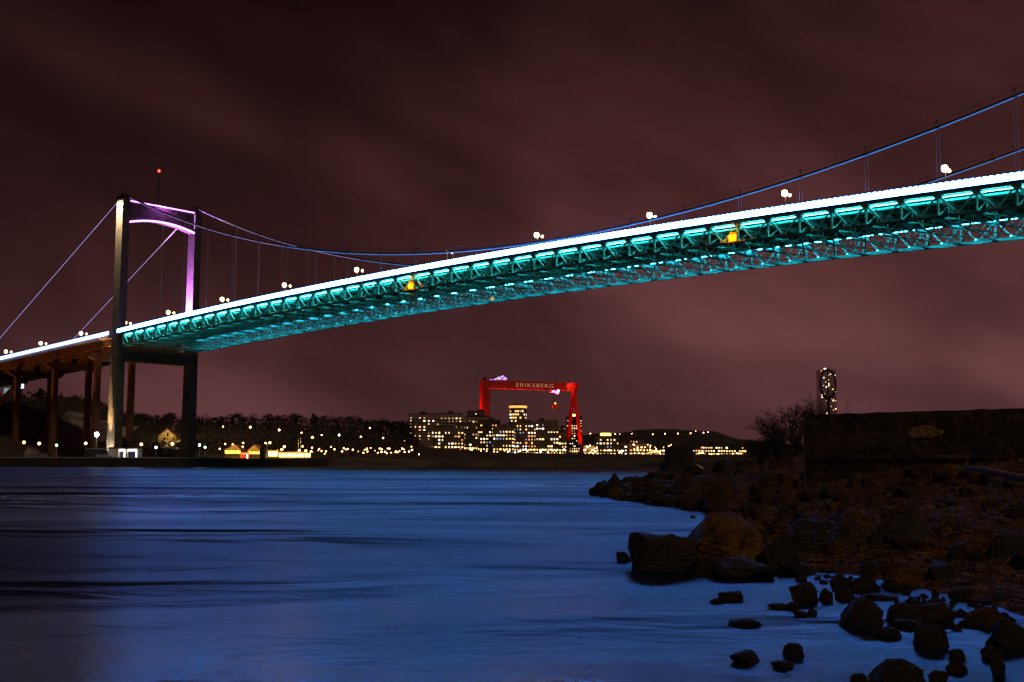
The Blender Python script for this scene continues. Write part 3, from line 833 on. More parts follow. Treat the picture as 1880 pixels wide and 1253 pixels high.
# dark scrub mound left of bush
m = MB(); r = random.Random(21)
for i in range(2600):
    Y = r.uniform(66, 96); X = at(r.uniform(1262, 1480), 850, Y).x; z = shore(X, Y)
    hgt = r.uniform(.05, .75)
    c = Vector((X, Y, z+hgt)); a = Vector((r.gauss(0, 1), r.gauss(0, 1), r.gauss(0, 1))).normalized(); b = a.orthogonal().normalized(); s_ = r.uniform(.05, .16)
    m.face([c-a*s_, c+b*s_*.5, c+a*s_, c-b*s_*.5])
sc_ = m.build('scrub', M_bark); tag(sc_, 'low dark scrub along the shore beyond the rock spit', 'scrub', kind='stuff')
plant('dead_weed', gz(1583, 27), 31, .95, .5, 3, 3, .008, 'thin dead weed stalk standing among rocks left of centre of the bank', 'weed', stems=3)
plant('dead_weed', gz(1545, 28), 32, .8, .6, 3, 3, .008, 'dead weed leaning left below the wall corner', 'weed', stems=3)
plant('dead_weed', gz(1612, 25), 33, .7, .6, 3, 3, .007, 'dead weed to the right of the thin weed stalk', 'weed', stems=3)

# oval sign behind the wall
c = at(1522, 762, 62)
sg = empty('oval_sign', (c.x, c.y, c.z-2.0), -.05, 'black oval ring sign with an inner branched emblem on a post behind the wall', 'sign')
px = 62/F; H0 = 2.0
def sy(y): return H0+(762-y)*px
m = MB(); m.tube([(0, 0, 0), (0, 0, sy(731))], .075, 8); m.build('post', M_black, sg)
m = MB(); ring = []
cy, ry, rx_ = 704, 27, 14
for k in range(37):
    t = 2*math.pi*k/36; ring.append((rx_*px*math.cos(t), 0, sy(cy)+ry*px*math.sin(t)))
m.tube(ring, .055, 8)
m.prism([(-12.4*px, sy(712)), (-7*px, sy(722)), (0, sy(727)), (7*px, sy(722)), (12.4*px, sy(712)), (10*px, sy(722)), (4*px, sy(733)), (0, sy(738)), (-4*px, sy(733)), (-10*px, sy(722))], 'y', -.05, .05)
m.build('ring', M_black, sg)
m = MB(); m.bar((0, 0, sy(678)), (0, 0, sy(728)), .05); m.bar((0, 0, sy(697)), (-9*px, 0, sy(711)), .05); m.bar((0, 0, sy(697)), (9*px, 0, sy(711)), .05)
m.tube([(2.6*px*math.cos(t*.524), -.0, sy(719)+3.5*px*math.sin(t*.524)) for t in range(13)], .03, 6)
m.build('emblem', M_black, sg)
#PART3
# ------------------------------------------------------------------ city across the water
WCOL = [emit('window_warm', (1.0, .66, .30), 2.0), emit('window_yellow', (1.0, .58, .16), 2.4), emit('window_orange', (1.0, .36, .12), 1.5), emit('window_white', (1.0, .86, .66), 2.6),
        emit('window_dim', (1.0, .55, .25), .6), emit('window_blue', (.40, .45, .9), .8), emit('window_bright', (1.0, .60, .24), 4.5)]
WM = {}
def win_mesh(w, h, c):
    k = (round(w, 2), round(h, 2), c)
    if k not in WM: WM[k] = MB().box((0, 0, 0), (w, .12, h)).mesh('window', WCOL[c])
    return WM[k]
M_facA = mat('dark_facade', (.05, .038, .032), .85, scale=.1, var=.4)
M_facB = mat('brown_facade', (.16, .09, .07), .85, scale=.1, var=.3)
M_facC = mat('pale_facade', (.30, .22, .19), .85, scale=.1, var=.2)
M_roof = mat('dark_roof', (.03, .028, .03), .8, scale=.2)
M_frame = mat('window_surround', (.10, .085, .075), .8, scale=1)
rb = random.Random(12)
def building(x0, x1, yt, Y, label, fac=M_facA, lit=.35, pal=(0, 0, 1, 3, 2, 4, 4), fh=3.1, bay=2.5, ww=1.5, wh=1.45, dep=14, rot=0.0, zb=None, name='apartment_building', hut=True, smin=0, group=None, ledges=True):
    a, b = at(x0, yt, Y), at(x1, yt, Y)
    X = (a.x+b.x)/2; w = b.x-a.x; z0 = land(X, Y)-1 if zb is None else zb; H = a.z-z0
    e = empty(name, (X, Y+dep/2, z0), rot, label, 'building', group)
    m = MB(); m.box((0, 0, H/2), (w, dep, H)); m.build('wall', fac, e)
    m = MB(); m.box((0, 0, H+.2), (w+.5, dep+.5, .5))
    if hut:
        m.box((w*rb.uniform(-.3, .3), 0, H+1.5), (min(6, w*.25), 5, 2.4)); m.box((w*rb.uniform(-.4, .4), 1, H+1.0), (2, 3, 1.4))
    m.build('roof', M_roof, e)
    nf = int((H-1)/fh); nb = max(2, int(w/bay)); bw_ = w/nb
    if ledges:
        for i in range(1, nf): 
            MB().box((0, -dep/2-.35, i*fh+.35), (w*.985, .6, .16)).build('floor_ledge', M_roof, e)
    band = [rb.random() for _ in range(nf+1)]
    for i in range(nf):
        zz = i*fh+fh*.62
        grd = i < 2 and smin == 0
        if zz < smin: continue
        run = 0; col = rb.choice(pal)
        for j in range(nb):
            p_ = lit*(.28+1.25*band[i]) if not grd else .8
            if run > 0: run -= 1; on = True
            else:
                on = rb.random() < p_
                if on and rb.random() < .35: run = rb.randrange(1, 3)
                col = rb.choice(pal)
            if not on: continue
            if grd and rb.random() < .5: col = rb.choice((6, 1, 0))
            wd = ww*rb.choice([.45, .6, .8, 1, 1.25]); hh = wh*rb.choice([.7, .85, 1])
            o = link('window', win_mesh(wd, hh, col), e, (-w/2+bw_*(j+.5), -dep/2-.06, zz))
    return e, w, H, dep
# blocks up on the hill
building(751, 800, 761, 1180, 'brown apartment block furthest left on the hill, left of the crane', M_facC, .42, (0, 3, 1, 2, 4), bay=4.2, zb=24)
building(801, 849, 760, 1190, 'apartment block on the hill with a bright yellow light at its right end', M_facC, .5, (0, 1, 1, 3, 4), bay=3.8, zb=24)
building(852, 901, 766, 1200, 'wide low block on the hill at the foot of the left crane leg', M_facC, .42, (0, 3, 4, 4), bay=4, zb=24)
building(858, 890, 756, 1225, 'stepped upper storey block rising behind the wide low one by the left crane leg', M_facB, .1, (0, 3), zb=30)
# waterfront blocks
building(792, 852, 786, 1000, 'dark waterfront block at the left end of the row with scattered lit windows', M_facA, .5, (0, 1, 2, 3, 4, 0), bay=2.8)
building(839, 878, 779, 1040, 'dark stepped block second from the left of the waterfront row', M_facA, .42, (0, 1, 5, 3, 4, 2))
building(876, 919, 772, 1050, 'dark taller block under the left crane leg, with a bright row near its top', M_facA, .48, (0, 1, 1, 5, 3, 2))
building(905, 945, 784, 1020, 'dark block with long yellow window rows left of the round tower', M_facA, .48, (0, 1, 1, 3, 4, 5))
building(932, 985, 777, 1055, 'wide dark block standing just in front of the round tower', M_facB, .46, (0, 1, 3, 3, 2, 5))
building(984, 1026, 773, 1010, 'dark block right of the round tower with white windows in its right end', M_facA, .45, (3, 3, 0, 1, 5, 4))
building(1026, 1041, 793, 1060, 'narrow lit block between the dark row and the right crane leg', M_facB, .7, (0, 1, 6, 2))
building(1031, 1038, 782, 1160, 'thin dark stair tower just left of the right crane leg', M_facA, .05, (4,), hut=False)
e, w, H, dp = building(1041, 1069, 765, 1400, 'dark high block seen between the two struts of the right crane leg', M_facA, .5, (3, 0, 0, 1, 3, 4))
m = MB(); m.box((-w*.02, -dp/2+1, H+1.6), (5, 2, 2.6)); m.build('roof_light', emit('roof_glow', (1, .62, .15), 5), e)
building(752, 793, 812, 960, 'low dark terrace left of the waterfront row', M_facA, .42, (0, 2, 1, 3, 4), hut=False)
building(732, 752, 803, 930, 'small house on the slope with an orange lit front', M_facB, .25, (2, 2), hut=False)
e, w, H, dp = building(1072, 1092, 818, 900, 'low white and blue lit pavilion right of the right crane leg', M_facC, .9, (6, 5, 5, 3), hut=False, ww=2, dep=9)
e, w, H, dp = building(1094, 1138, 801, 1020, 'office block with a glowing golden crown right of the crane', M_facA, .5, (0, 1, 3, 1, 5), bay=3)
m = MB(); m.lathe([(4.6, 0), (4.9, .3), (4.9, 2.0), (4.4, 2.5)], 24, (-w*.06, -2, H+.5)); o = m.build('crown', M_gold, e)
building(1138, 1153, 812, 1000, 'narrow block with a white lit strip right of the golden crown', M_facA, .7, (3, 6, 3, 5), hut=False)
building(1141, 1182, 803, 1150, 'stepped dark block with orange windows further back right of the crane', M_facA, .5, (0, 1, 2, 4), hut=True)
building(1156, 1192, 814, 960, 'wide low block with orange windows left of the yellow gable outline', M_facB, .5, (2, 0, 2, 1, 4))
building(1190, 1242, 813, 1060, 'long low dark block behind the yellow gable outline', M_facA, .48, (1, 1, 0, 3, 2))
building(1250, 1292, 816, 1080, 'long low block behind the concrete block on the spit', M_facA, .45, (1, 0, 2, 3))
building(1290, 1337, 815, 1120, 'low block with yellow windows under the far hill', M_facA, .5, (1, 1, 0, 3))
building(1328, 1371, 817, 1150, 'last low block on the right, with orange lit rows, left of the bare bush', M_facA, .6, (2, 2, 1, 0))
# round tower with golden crown
a, b = at(936, 745, 1150), at(967, 745, 1150); rr = (b.x-a.x)/2; zb_ = land(a.x, 1150)-1; H = a.z-zb_
rt = empty('round_tower', ((a.x+b.x)/2, 1150+rr, zb_), 0, 'round brick high-rise with a glowing golden rim framed by the crane', 'tower')
m = MB(); m.lathe([(rr, 0), (rr, H)], 28); m.build('wall', mat('brick_tower', (.20, .08, .05), .85, scale=.3), rt)
m = MB(); m.lathe([(rr+.5, H-2.2), (rr+.6, H-.2), (rr+.2, H)], 28); m.build('crown', emit('crown_glow', (1, .42, .08), 1.6), rt)
m = MB(); m.lathe([(rr*.5, H+.02), (rr*.5, H+2.0)], 16); m.box((-2, 0, H+2.5), (1, 1, 3)); m.build('roof', M_roof, rt)
for i in range(4, int(H/3.3)-1):
    for j in range(11):
        if rb.random() < (.75 if j in (3, 4, 5) else .3):
            t = math.pi*(1.05+.9*j/10); o = link('window', win_mesh(1.5, 1.5, rb.choice((0, 3, 3, 4, 1))), rt, ((rr+.03)*math.cos(t), (rr+.03)*math.sin(t), i*3.3+1.2)); o.rotation_euler = (0, 0, t+math.pi/2)
# far high-rise behind the oval sign
a, b = at(1507.5, 677, 2700), at(1536, 677, 2700)
hr = empty('high_rise', ((a.x+b.x)/2, 2725, 0), 0, 'very tall slim glass high-rise with dotted lights behind the oval sign', 'tower')
wd = b.x-a.x; H = a.z
MB().box((0, 0, H/2), (wd, wd, H)).build('wall', mat('glass_tower', (.62, .56, .58), .3, metal=.95, scale=.02, var=.1), hr)
for i in range(0, 52):
    for j in range(7):
        zz = H*.36+i*H*.64/52
        if rb.random() < .13: link('window', win_mesh(2.8, 2.4, rb.choice((3, 3, 0, 2, 6))), hr, (-wd/2+wd*(j+.5)/7, -wd/2-.1, zz))
MB().span((3.5, -wd/2-.3, H*.44), (8.5, -wd/2-.05, H*.455)).build('light_panel', emit('tower_white', (.55, .72, 1), 7), hr)
MB().box((-2, 0, H+2), (4, 4, 5)).build('roof_light', emit('tower_top', (.9, .95, 1), 5), hr)
# gabled yellow neon outline pavilion
a = at(1190, 838, 880); b = at(1214, 838, 880); w = b.x-a.x
nv = empty('market_hall', ((a.x+b.x)/2, 885, a.z), 0, 'low hall outlined by a yellow lit gable right of the crane', 'hall')
m = MB(); m.prism([(-w/2, 0), (w/2, 0), (w/2, 2.6), (w*.15, 4.6), (-w/2, 2.2)], 'y', 0, 8); m.build('wall', M_facA, nv)
m = MB(); m.tube([(-w/2, -.1, 2.3), (w*.15, -.1, 4.8), (w/2, -.1, 3.0), (w/2, -.1, 0)], .28, 6); m.build('light_outline', M_yellowglow, nv)

# ------------------------------------------------------------------ gantry crane
g0, g1 = at(886, 697.5, 1250), at(1061.5, 704.5, 1297)
gd = Vector((g1.x-g0.x, g1.y-g0.y, 0)); GL = gd.length; gr = math.atan2(gd.y, gd.x)
zt = (g0.z+g1.z)/2
cr = empty('gantry_crane', (g0.x, g0.y, 0), gr, 'huge red shipyard gantry crane lit in red, with gilt lettering on its girder', 'crane')
zg = zt; GH = 8.6
zbase = land(g0.x, g0.y)-.5
m = MB(); m.prism([(0, zg-GH), (GL, zg-GH), (GL+1.2, zg), (0, zg)], 'y', 0, 8.5); m.build('girder', M_red, cr)
m = MB(); m.prism([(0.05, zbase), (8.0, zbase), (9.6, zg-GH), (0.05, zg-GH)], 'y', .4, 7.5)
leg = m.build('rigid_leg', M_red, cr)
m = MB()
xm = GL-3.2; zap = zg-GH
for sg in (-1, 1): m.bar((xm, 4.2+sg*1.3, zap), (xm, 4.2+sg*19, zbase+1.5), 3.1, 3.1, (1, 0, 0))
m.bar((xm, 4.2-13, zbase+22), (xm, 4.2+13, zbase+22), 1.0, 1.0); m.box((xm, 4.2, zap-1), (3.2, 5.4, 3))
for sg in (-1, 1): m.box((xm, 4.2+sg*19, zbase+1), (3.4, 7, 2.4))
m.build('hinged_leg', M_red, cr)
m = MB(); m.bar((.5, -.15, zg+.6), (GL, -.15, zg+.6), .12); m.bar((.5, 8.6, zg+.6), (GL, 8.6, zg+.6), .12)
for i in range(41): m.bar((.5+i*(GL-1)/40, -.15, zg), (.5+i*(GL-1)/40, -.15, zg+1.1), .1)
m.build('railing', M_red, cr)
m = MB(); m.box((4.5, 4, zg+1.6), (3.2, 3, 3.2)); m.box((4.5, 4, zg+3.5), (1.2, 1.2, .8)); m.build('machine_house', M_dark, cr)
# trolley on top with violet lamps
ux = 22
m = MB(); m.box((ux, 4.2, zg+1.1), (14, 7, 1.4)); m.box((ux+3, 4.2, zg+3.2), (6, 5, 2.8)); m.bar((ux-2, 2, zg+1.8), (ux+1, 2, zg+5.8), .4); m.bar((ux+6, 2, zg+1.8), (ux+1, 2, zg+5.8), .4)
tr = m.build('upper_trolley', M_white, cr)
for x, z, q in ((-5, 2.2, .5), (-3, 3.2, .6), (-1, 2.0, .5), (.5, 4.2, .5), (2.5, 5.2, .5), (5, 3.5, .55), (6.6, 2.2, .5), (-7, 1.8, .4), (3.8, 1.9, .5)):
    MB().lathe([(q*.5, -q), (q, -q*.4), (q, q*.4), (q*.5, q)], 8, (ux+x, -.2, zg+z)).build('lamp', M_viol if q != .6 else emit('white_violet', (.7, .75, 1), 7), tr)
for i in range(5): MB().box((9+i*1.6, -.3, zg+.9), (.6, .3, .6)).build('lamp', emit('row_violet', (.6, .2, 1), 3), tr)
lx = GL-31
m = MB(); m.box((lx+2.8, 4, zg-GH-1.6), (10, 6, 1.5)); m.box((lx+5.4, 1.5, zg-GH-3.2), (3, 2.4, 2.8)); lt = m.build('lower_trolley', M_white, cr)
for x, z, q, mm in ((0, -1.6, 1.1, M_pink), (5.8, -.6, 1.1, emit('pale_pink', (1, .6, 1), 7)), (5.6, -2.8, .9, M_viol), (2.6, -3.0, .6, M_pink)):
    MB().lathe([(q*.5, -q), (q, -q*.4), (q, q*.4), (q*.5, q)], 8, (lx+x, -.1, zg-GH+z)).build('lamp', mm, lt)
m = MB(); m.bar((lx+2.2, 3, zg-GH-2), (lx+2.2, 3, zg-GH-14.5), .22); m.bar((lx+3.4, 3, zg-GH-2), (lx+3.4, 3, zg-GH-14.5), .22); m.build('hoist_rope', M_dark, cr)
m = MB(); m.prism([(lx+.2, zg-GH-20.5), (lx+5.6, zg-GH-20.5), (lx+5.2, zg-GH-17.6), (lx+3.9, zg-GH-16.2), (lx+1.9, zg-GH-16.2), (lx+.6, zg-GH-17.6)], 'y', 1.6, 4.6)
hk = m.build('hook_block', M_red, cr)
MB().lathe([(.5, 0), (1.0, .5), (1.0, 1.6), (.5, 2.2)], 8, (lx+2.8, 1.5, zg-GH-16)).build('lamp', emit('hook_yellow', (1, .55, .08), 2.0), hk)
# gilt lettering on the girder face
def letters(txt, x0, x1, zc_, h, m_):
    cu = bpy.data.curves.new('lettering', 'FONT'); cu.body = txt; cu.size = h*1.4; cu.extrude = .12; cu.space_character = 1.25
    to = bpy.data.objects.new('lettering', cu); COL.objects.link(to)
    dg = bpy.context.evaluated_depsgraph_get(); me = bpy.data.meshes.new_from_object(to.evaluated_get(dg))
    bpy.data.objects.remove(to); bpy.data.curves.remove(cu)
    xs_ = [v.co.x for v in me.vertices]; ys_ = [v.co.y for v in me.vertices]
    sx = (x1-x0)/(max(xs_)-min(xs_)); sy_ = h/(max(ys_)-min(ys_))
    for v in me.vertices:
        x, y, z = v.co
        v.co = (x0+(x-min(xs_))*sx, -.13-z, zc_+(y-(max(ys_)+min(ys_))/2)*sy_)
    me.materials.clear(); me.materials.append(m_); me.name = 'lettering'
    return link('lettering', me, cr)
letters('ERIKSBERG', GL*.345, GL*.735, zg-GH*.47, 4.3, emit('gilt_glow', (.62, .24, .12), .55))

# ------------------------------------------------------------------ left bank
# quay wall at the foot of the tower
qa, qb = Vector((-420, 0, 0)), Vector((-92, 0, 0))
def qY(x): return 392-.05*(x+170)
m = MB(); pts = [(-420, 0), (-300, 0), (-200, 0), (-120, 0), (-100, 0)]
m.prism([(-420, 388), (-128, 388), (-104, 396), (-70, 432), (-70, 470), (-420, 470)], 'z', -1.5, 3.05)
qy = m.build('quay', mat('black_quay', (.03, .026, .02), .9, scale=.3), None); tag(qy, kind='structure')
m = MB(); m.prism([(-420, 389), (-128.5, 389), (-104.5, 397), (-104.8, 397.4), (-128.7, 389.4), (-420, 389.4)], 'z', 3.055, 3.3); m.build('quay_kerb', M_concrete).update_tag()
bpy.data.objects['quay_kerb']['kind'] = 'structure'
def q_at(x, y, Y): return at(x, y, Y)
# kiosk with two arched openings
c = at(222, 841, 391.5); zq = 3.06
ks = empty('kiosk', (c.x, 394, zq), 0, 'white kiosk with two bright arched openings at the foot of the tower', 'kiosk')
kw, kh = 10.4, 3.5
m = MB(); m.span((-kw/2, .35, 0), (-kw/2+3, 4, kh)); m.span((-kw/2+3, 1.6, 0), (kw/2, 4, kh)); m.span((-kw/2+2.95, .3, kh-.45), (kw/2+.1, 1.7, kh+.05))
for x in (-kw/2+3.1, -.1+.9, kw/2-.3): m.box((x, .95, (kh-.45)/2), (.55, 1.2, kh-.46))
m.build('wall', M_white, ks)
m = MB(); m.span((-kw/2-.2, 0, kh+.06), (kw/2+.3, 4.3, kh+.22)); m.build('roof', M_roof, ks)
for x0, x1 in ((-kw/2+3.45, .45), (1.15, kw/2-.65)):
    MB().span((x0+.15, 1.5, .1), (x1-.75, 1.58, 2.4)).build('arch_panel', mat('violet_dark_glass', (.12, .08, .25), .4), ks)
    MB().span((x0+.1, 1.3, 2.45), (x1-.5, 1.58, 2.95)).build('lamp_panel', emit('kiosk_light', (1, .95, .95), 6), ks)
    MB().span((x1-.62, 1.2, .1), (x1-.1, 1.58, 2.7)).build('lamp_panel', emit('kiosk_light2', (1, .88, .7), 4), ks)
# dark cabin with a blue roof and a low blue covered boat
c = at(168, 841, 392)
cb = empty('cabin', (c.x, 396, zq), 0, 'dark open cabin with a pale blue flat roof left of the kiosk', 'cabin')
m = MB(); m.span((-3.2, 0, 0), (3.2, 3, 2.9)); m.build('wall', M_dark, cb)
m = MB(); m.span((-3.6, -.3, 2.95), (3.5, 3.3, 3.3)); m.build('roof', mat('blue_roof', (.35, .42, .62), .6), cb)
for x in (-2.2, -.8, .6, 2): MB().span((x-.4, -.08, 1.1), (x+.4, -.01, 2.4)).build('window', mat('grey_pane', (.12, .13, .16), .2), cb)
c = at(189, 841, 392)
bt = empty('covered_boat', (c.x, 393, zq), 0, 'low pale blue covered boat on the quay between cabin and kiosk', 'boat')
m = MB(); m.prism([(-2.6, .1), (2.4, .1), (3, .75), (-3, .75)], 'y', -.7, .7); m.build('hull', mat('boat_blue', (.25, .36, .6), .5), bt)
m = MB(); m.prism([(-2.8, .76), (2.8, .76), (1.8, 1.15), (-2.2, 1.2)], 'y', -.6, .6); m.build('cover', mat('boat_cover', (.35, .5, .85), .6), bt)
# yellow gabled house
c0, c1 = at(291.5, 822, 520), at(322, 822, 520); w = c1.x-c0.x; zb_ = c0.z-1.5
hs = empty('yellow_house', ((c0.x+c1.x)/2, 520, zb_), .12, 'yellow gabled house with dark windows among trees behind the tower', 'house')
he, hp = 6.2, 9.4
m = MB(); m.prism([(-w/2, 0), (w/2, 0), (w/2, he), (0, hp), (-w/2, he)], 'y', 0, 12); m.span((w/2+.01, 1.5, 0), (w/2+3.2, 8, 4.9)); m.build('wall', mat('yellow_render', (.62, .42, .13), .85, scale=.4), hs)
m = MB()
for sg in (-1, 1):
    m.prism([(sg*(w/2+.6), he-.3), (0, hp+.12), (0, hp+.42), (sg*(w/2+.6), he+.0)], 'y', -.6, 12.6)
m.box((1.5, 7, hp+.3), (.9, .9, 1.8)); m.span((w/2-.1, 1.2, 4.92), (w/2+3.6, 8.3, 5.15)); m.build('roof', mat('red_roof_tile', (.12, .05, .04), .9), hs)
m = MB(); m.bar((0, -.5, hp+.3), (0, -.5, hp+1.3), .1); m.build('finial', M_dark, hs)
for x, z, a_, b_ in ((-1.9, 3.4, .8, 1.6), (1.9, 3.4, .8, 1.6), (.3, 6.9, 1.0, 1.4), (-1.2, 6.4, .4, .6), (w/2+1.6, 3, .8, 1.4)):
    y = 1.5 if x > w/2 else 0
    f = MB().span((x-a_/2-.1, y-.1, z-b_/2-.1), (x+a_/2+.1, y-.02, z+b_/2+.1)).build('window', mat('white_frame', (.5, .42, .25), .7), hs)
    MB().span((x-a_/2, y-.16, z-b_/2), (x+a_/2, y-.101, z+b_/2)).build('pane', mat('dark_pane', (.01, .01, .012), .15), f)
# white building and blue letter sign behind the viaduct, orange ramp beam
c = at(13, 716, 500)
wb = empty('hillside_building', (c.x, 506, c.z-5), 0, 'pale blue lit building corner on the hill at the far left edge', 'building')
MB().box((0, 0, 2.5), (5.5, 6, 7)).build('wall', mat('pale_blue_wall', (.45, .55, .62), .7), wb)
MB().box((-.2, -3.06, 4.1), (4.8, .1, 2.6)).build('window', emit('pale_pane', (.35, .5, .6), .55), wb)
MB().box((-1, -3.06, 1.9), (2.5, .12, .9)).build('window', emit('blue_pane', (.15, .4, 1), 1.2), wb)
c = at(38.5, 711.5, 480)
ts = empty('letter_sign', (c.x, 480, c.z-12), 0, 'small white and blue lit letter sign on a mast at the left edge', 'sign')
MB().bar((0, .2, 0), (0, .2, 10.3), .16).build('post', M_dark, ts)
MB().box((0, 0, 11.9), (2.4, .3, 1.8)).build('panel', emit('sign_white', (.6, .75, 1), 2.2), ts)
m = MB(); m.box((.1, -.2, 12.0), (.35, .1, 1.4)); m.box((.15, -.2, 12.3), (1.0, .1, .28)); m.box((.35, -.2, 11.45), (.6, .1, .26)); m.build('letter', mat('sign_blue', (.02, .06, .4), .5), ts)
a_, b_ = at(-8, 750, 485), at(24, 718, 485)
rmp = MB().bar(a_, b_, 2.2, 1.9).build('ramp_beam', mat('orange_beam', (.5, .22, .06), .8, scale=.3)); tag(rmp, 'slanting orange lit beam at the far left under the viaduct', 'beam')

# pavilions with bright yellow fronts
def pavilion(x0, x1, yt, yb, Y, label, roofpeak, mm, hgt=.62, tent=True):
    a, b = at(x0, yb, Y), at(x1, yb, Y); w = b.x-a.x; zb_ = land((a.x+b.x)/2, Y); H = at(x0, yt, Y).z-zb_
    e = empty('pavilion', ((a.x+b.x)/2, Y, zb_), 0, label, 'pavilion')
    m = MB(); m.span((-w/2, .3, 0), (w/2, 8, H)); m.build('wall', M_facA, e)
    n = max(3, int(w/2.2)); zl = a.z-zb_
    for i in range(n):
        x = -w/2+w*(i+.5)/n
        MB().span((x-w/n*.43, .1, max(.4, zl)), (x+w/n*.43, .29, H-.25)).build('window', mm, e)
    m = MB()
    if tent: m.prism([(-w/2-.5, H+.02), (w/2+.5, H+.02), (w*.08, H+roofpeak)], 'y', -.5, 8.4)
    else: m.span((-w/2-.4, -.6, H+.02), (w/2+.4, 8.4, H+.35))
    m.build('roof', mat('tent_roof', (.30, .2, .10), .8), e)
    return e
M_py = emit('pavilion_yellow', (1.0, .42, .04), 5); M_py2 = emit('pavilion_white_yellow', (1.0, .52, .10), 8)
pavilion(413, 442, 828, 834, 455, 'tent roofed pavilion with a yellow glowing front, the left one of the two', 2.2, M_py)
pavilion(455, 477, 830, 835, 457, 'tent roofed pavilion with a yellow glowing front and a red stand at its left', 2.6, M_py)
pavilion(493, 510, 829.5, 839, 452, 'small pavilion with a blinding yellow white front beside the long one', 1.0, M_py2, tent=False)
pavilion(512, 571, 833, 840.5, 452, 'long flat pavilion with the brightest yellow front on the far bank', .5, M_py2, tent=False)
c = at(449, 836, 455)
st_ = empty('red_stand', (c.x, 455, 2.7), 0, 'small red lit stand between the two tent roofed pavilions', 'stand')
MB().span((-1.6, 0, 0), (1.6, 1.4, 3)).build('wall', mat('red_stand_paint', (.55, .04, .03), .6), st_); MB().span((-1.3, -.1, 2.0), (1.3, -.02, 2.6)).build('light_panel', emit('stand_red', (1, .08, .03), 1.4), st_)
MB().span((1.0, -.12, .2), (1.5, -.03, 2.2)).build('light_panel', emit('stand_white', (1, .8, .7), 3), st_)
c = at(482, 843, 440)
kd = MB(); kd.prism([(-.9, 0), (.9, 0), (.9, 4.2), (.5, 4.9), (-.9, 4.9)], 'y', 0, 1.6); k_ = kd.build('kiosk_cabinet', M_black, None, (c.x, 440, 2.5)); tag(k_, 'tall black cabinet between the tent pavilions and the long yellow front', 'cabinet')

# flag poles
for px, lab in ((548.5, 'white flag pole behind the long pavilion, the left of the pair'), (552.4, 'white flag pole behind the long pavilion, the right of the pair')):
    a_ = at(px, 805, 462); b_ = Vector((a_.x, 462, land(a_.x, 462)))
    fp = MB().tube([b_, a_], [.12, .08], 6).build('flag_pole', M_white); tag(fp, lab, 'pole')

# ------------------------------------------------------------------ lamps on the far bank
def mm_dark(m_): return m_ in (M_lampf, M_lamph, M_lampo)
def lamp_proto(h, r, m_, hang=False):
    e = empty('street_lamp')
    m = MB(); m.tube([(0, 0, 0), (0, 0, h*.6), (0, 0, h-r*.6)], [.11, .085, .06], 6); m.lathe([(.18, 0), (.18, .4), (.1, .5)], 6); m.build('pole', M_dark if mm_dark(m_) else M_hang, e)
    MB().lathe([(r*.35, -r), (r*.85, -r*.6), (r, 0), (r*.8, r*.6), (r*.3, r*.95)], 10, (0, 0, h)).build('lamp_head', m_, e)
    return e
PROTO = {}
def lamp(x, y, kind, label, group=None, Y=None, h=5.0, r=None):
    mm, r0 = {'w': (M_lampf, .46), 'c': (M_lampc, .32), 'g': (M_lampg, .36), 'o': (M_lampo, .42), 'h': (M_lamph, .95), 'W': (M_lampm, .8), 's': (M_lampf, .3)}[kind]
    r = r or r0
    if Y is None:
        Y = 442
        while Y < 1600:
            p = at(x, y, Y)
            if p.z-h <= land(p.x, Y)+.1: break
            Y += 3
        # too low rays: stand at the water front
    p = at(x, y, Y)
    k = (kind, round(h, 1), r)
    if k not in PROTO: o = PROTO[k] = lamp_proto(h, r, mm)
    else: o = copy_tree(PROTO[k])
    o.location = (p.x, Y, p.z-h)
    return tag(o, label, 'street lamp', group)
# around the tower foot
lamp(44.5, 815, 'w', 'slim lamp on the quay furthest left, under the viaduct', Y=402)
lamp(72.5, 817, 'w', 'pinkish lamp on the quay between the first two viaduct columns', Y=404)
lamp(104.5, 820, 'g', 'green tinted lamp right of the second viaduct column', Y=410)
lamp(158, 816.5, 'w', 'warm lamp above the dark cabin', Y=410)
lamp(178, 800, 'W', 'brightest white lamp on a tall mast left of the tower leg', Y=400, h=11)
lamp(260, 818, 'w', 'pinkish white lamp right of the kiosk', Y=400)
lamp(287, 823.5, 'c', 'small bluish lamp left of the yellow house', Y=420)
lamp(317, 817, 'w', 'warm white lamp in front of the yellow house', Y=415)
lamp(367, 819, 'c', 'white lamp with a lit white pole right of the far tower leg', Y=405)
lamp(377, 823, 'g', 'green lamp right of the white lamp by the far tower leg', Y=430)
G = [(410, 785, 's'), (460, 786, 'w'), (513, 791, 'o'), (554, 796, 's'), (574, 804.5, 'w'), (591, 800, 's'), (623, 800, 'c'), (663, 803, 's'), (704, 805, 's'), (679.6, 787, 's')]
for x, y, k in G: lamp(x, y, k, 'lone lamp up on the dark wooded slope behind the waterfront', 'lamps on the wooded slope', h=5)
G = [(414, 817, 's'), (428, 818, 's'), (434.6, 822, 'w'), (447, 815, 's'), (446, 822, 's'), (404, 826, 's'), (475.4, 820, 's'), (474.4, 824.5, 'w'), (488, 815, 's'), (496, 814.6, 'w'), (522.5, 821.5, 'w'), (518, 827, 'w'), (556, 821, 's'), (550, 828.5, 'w'), (562, 829, 'w'), (572, 831, 'w'), (573.5, 823.5, 's')]
for x, y, k in G: lamp(x, y, k, 'lamp among the yellow fronted pavilions left of the city blocks', 'lamps around the pavilions', Y=462+rb.uniform(-2, 10), h=5.6)
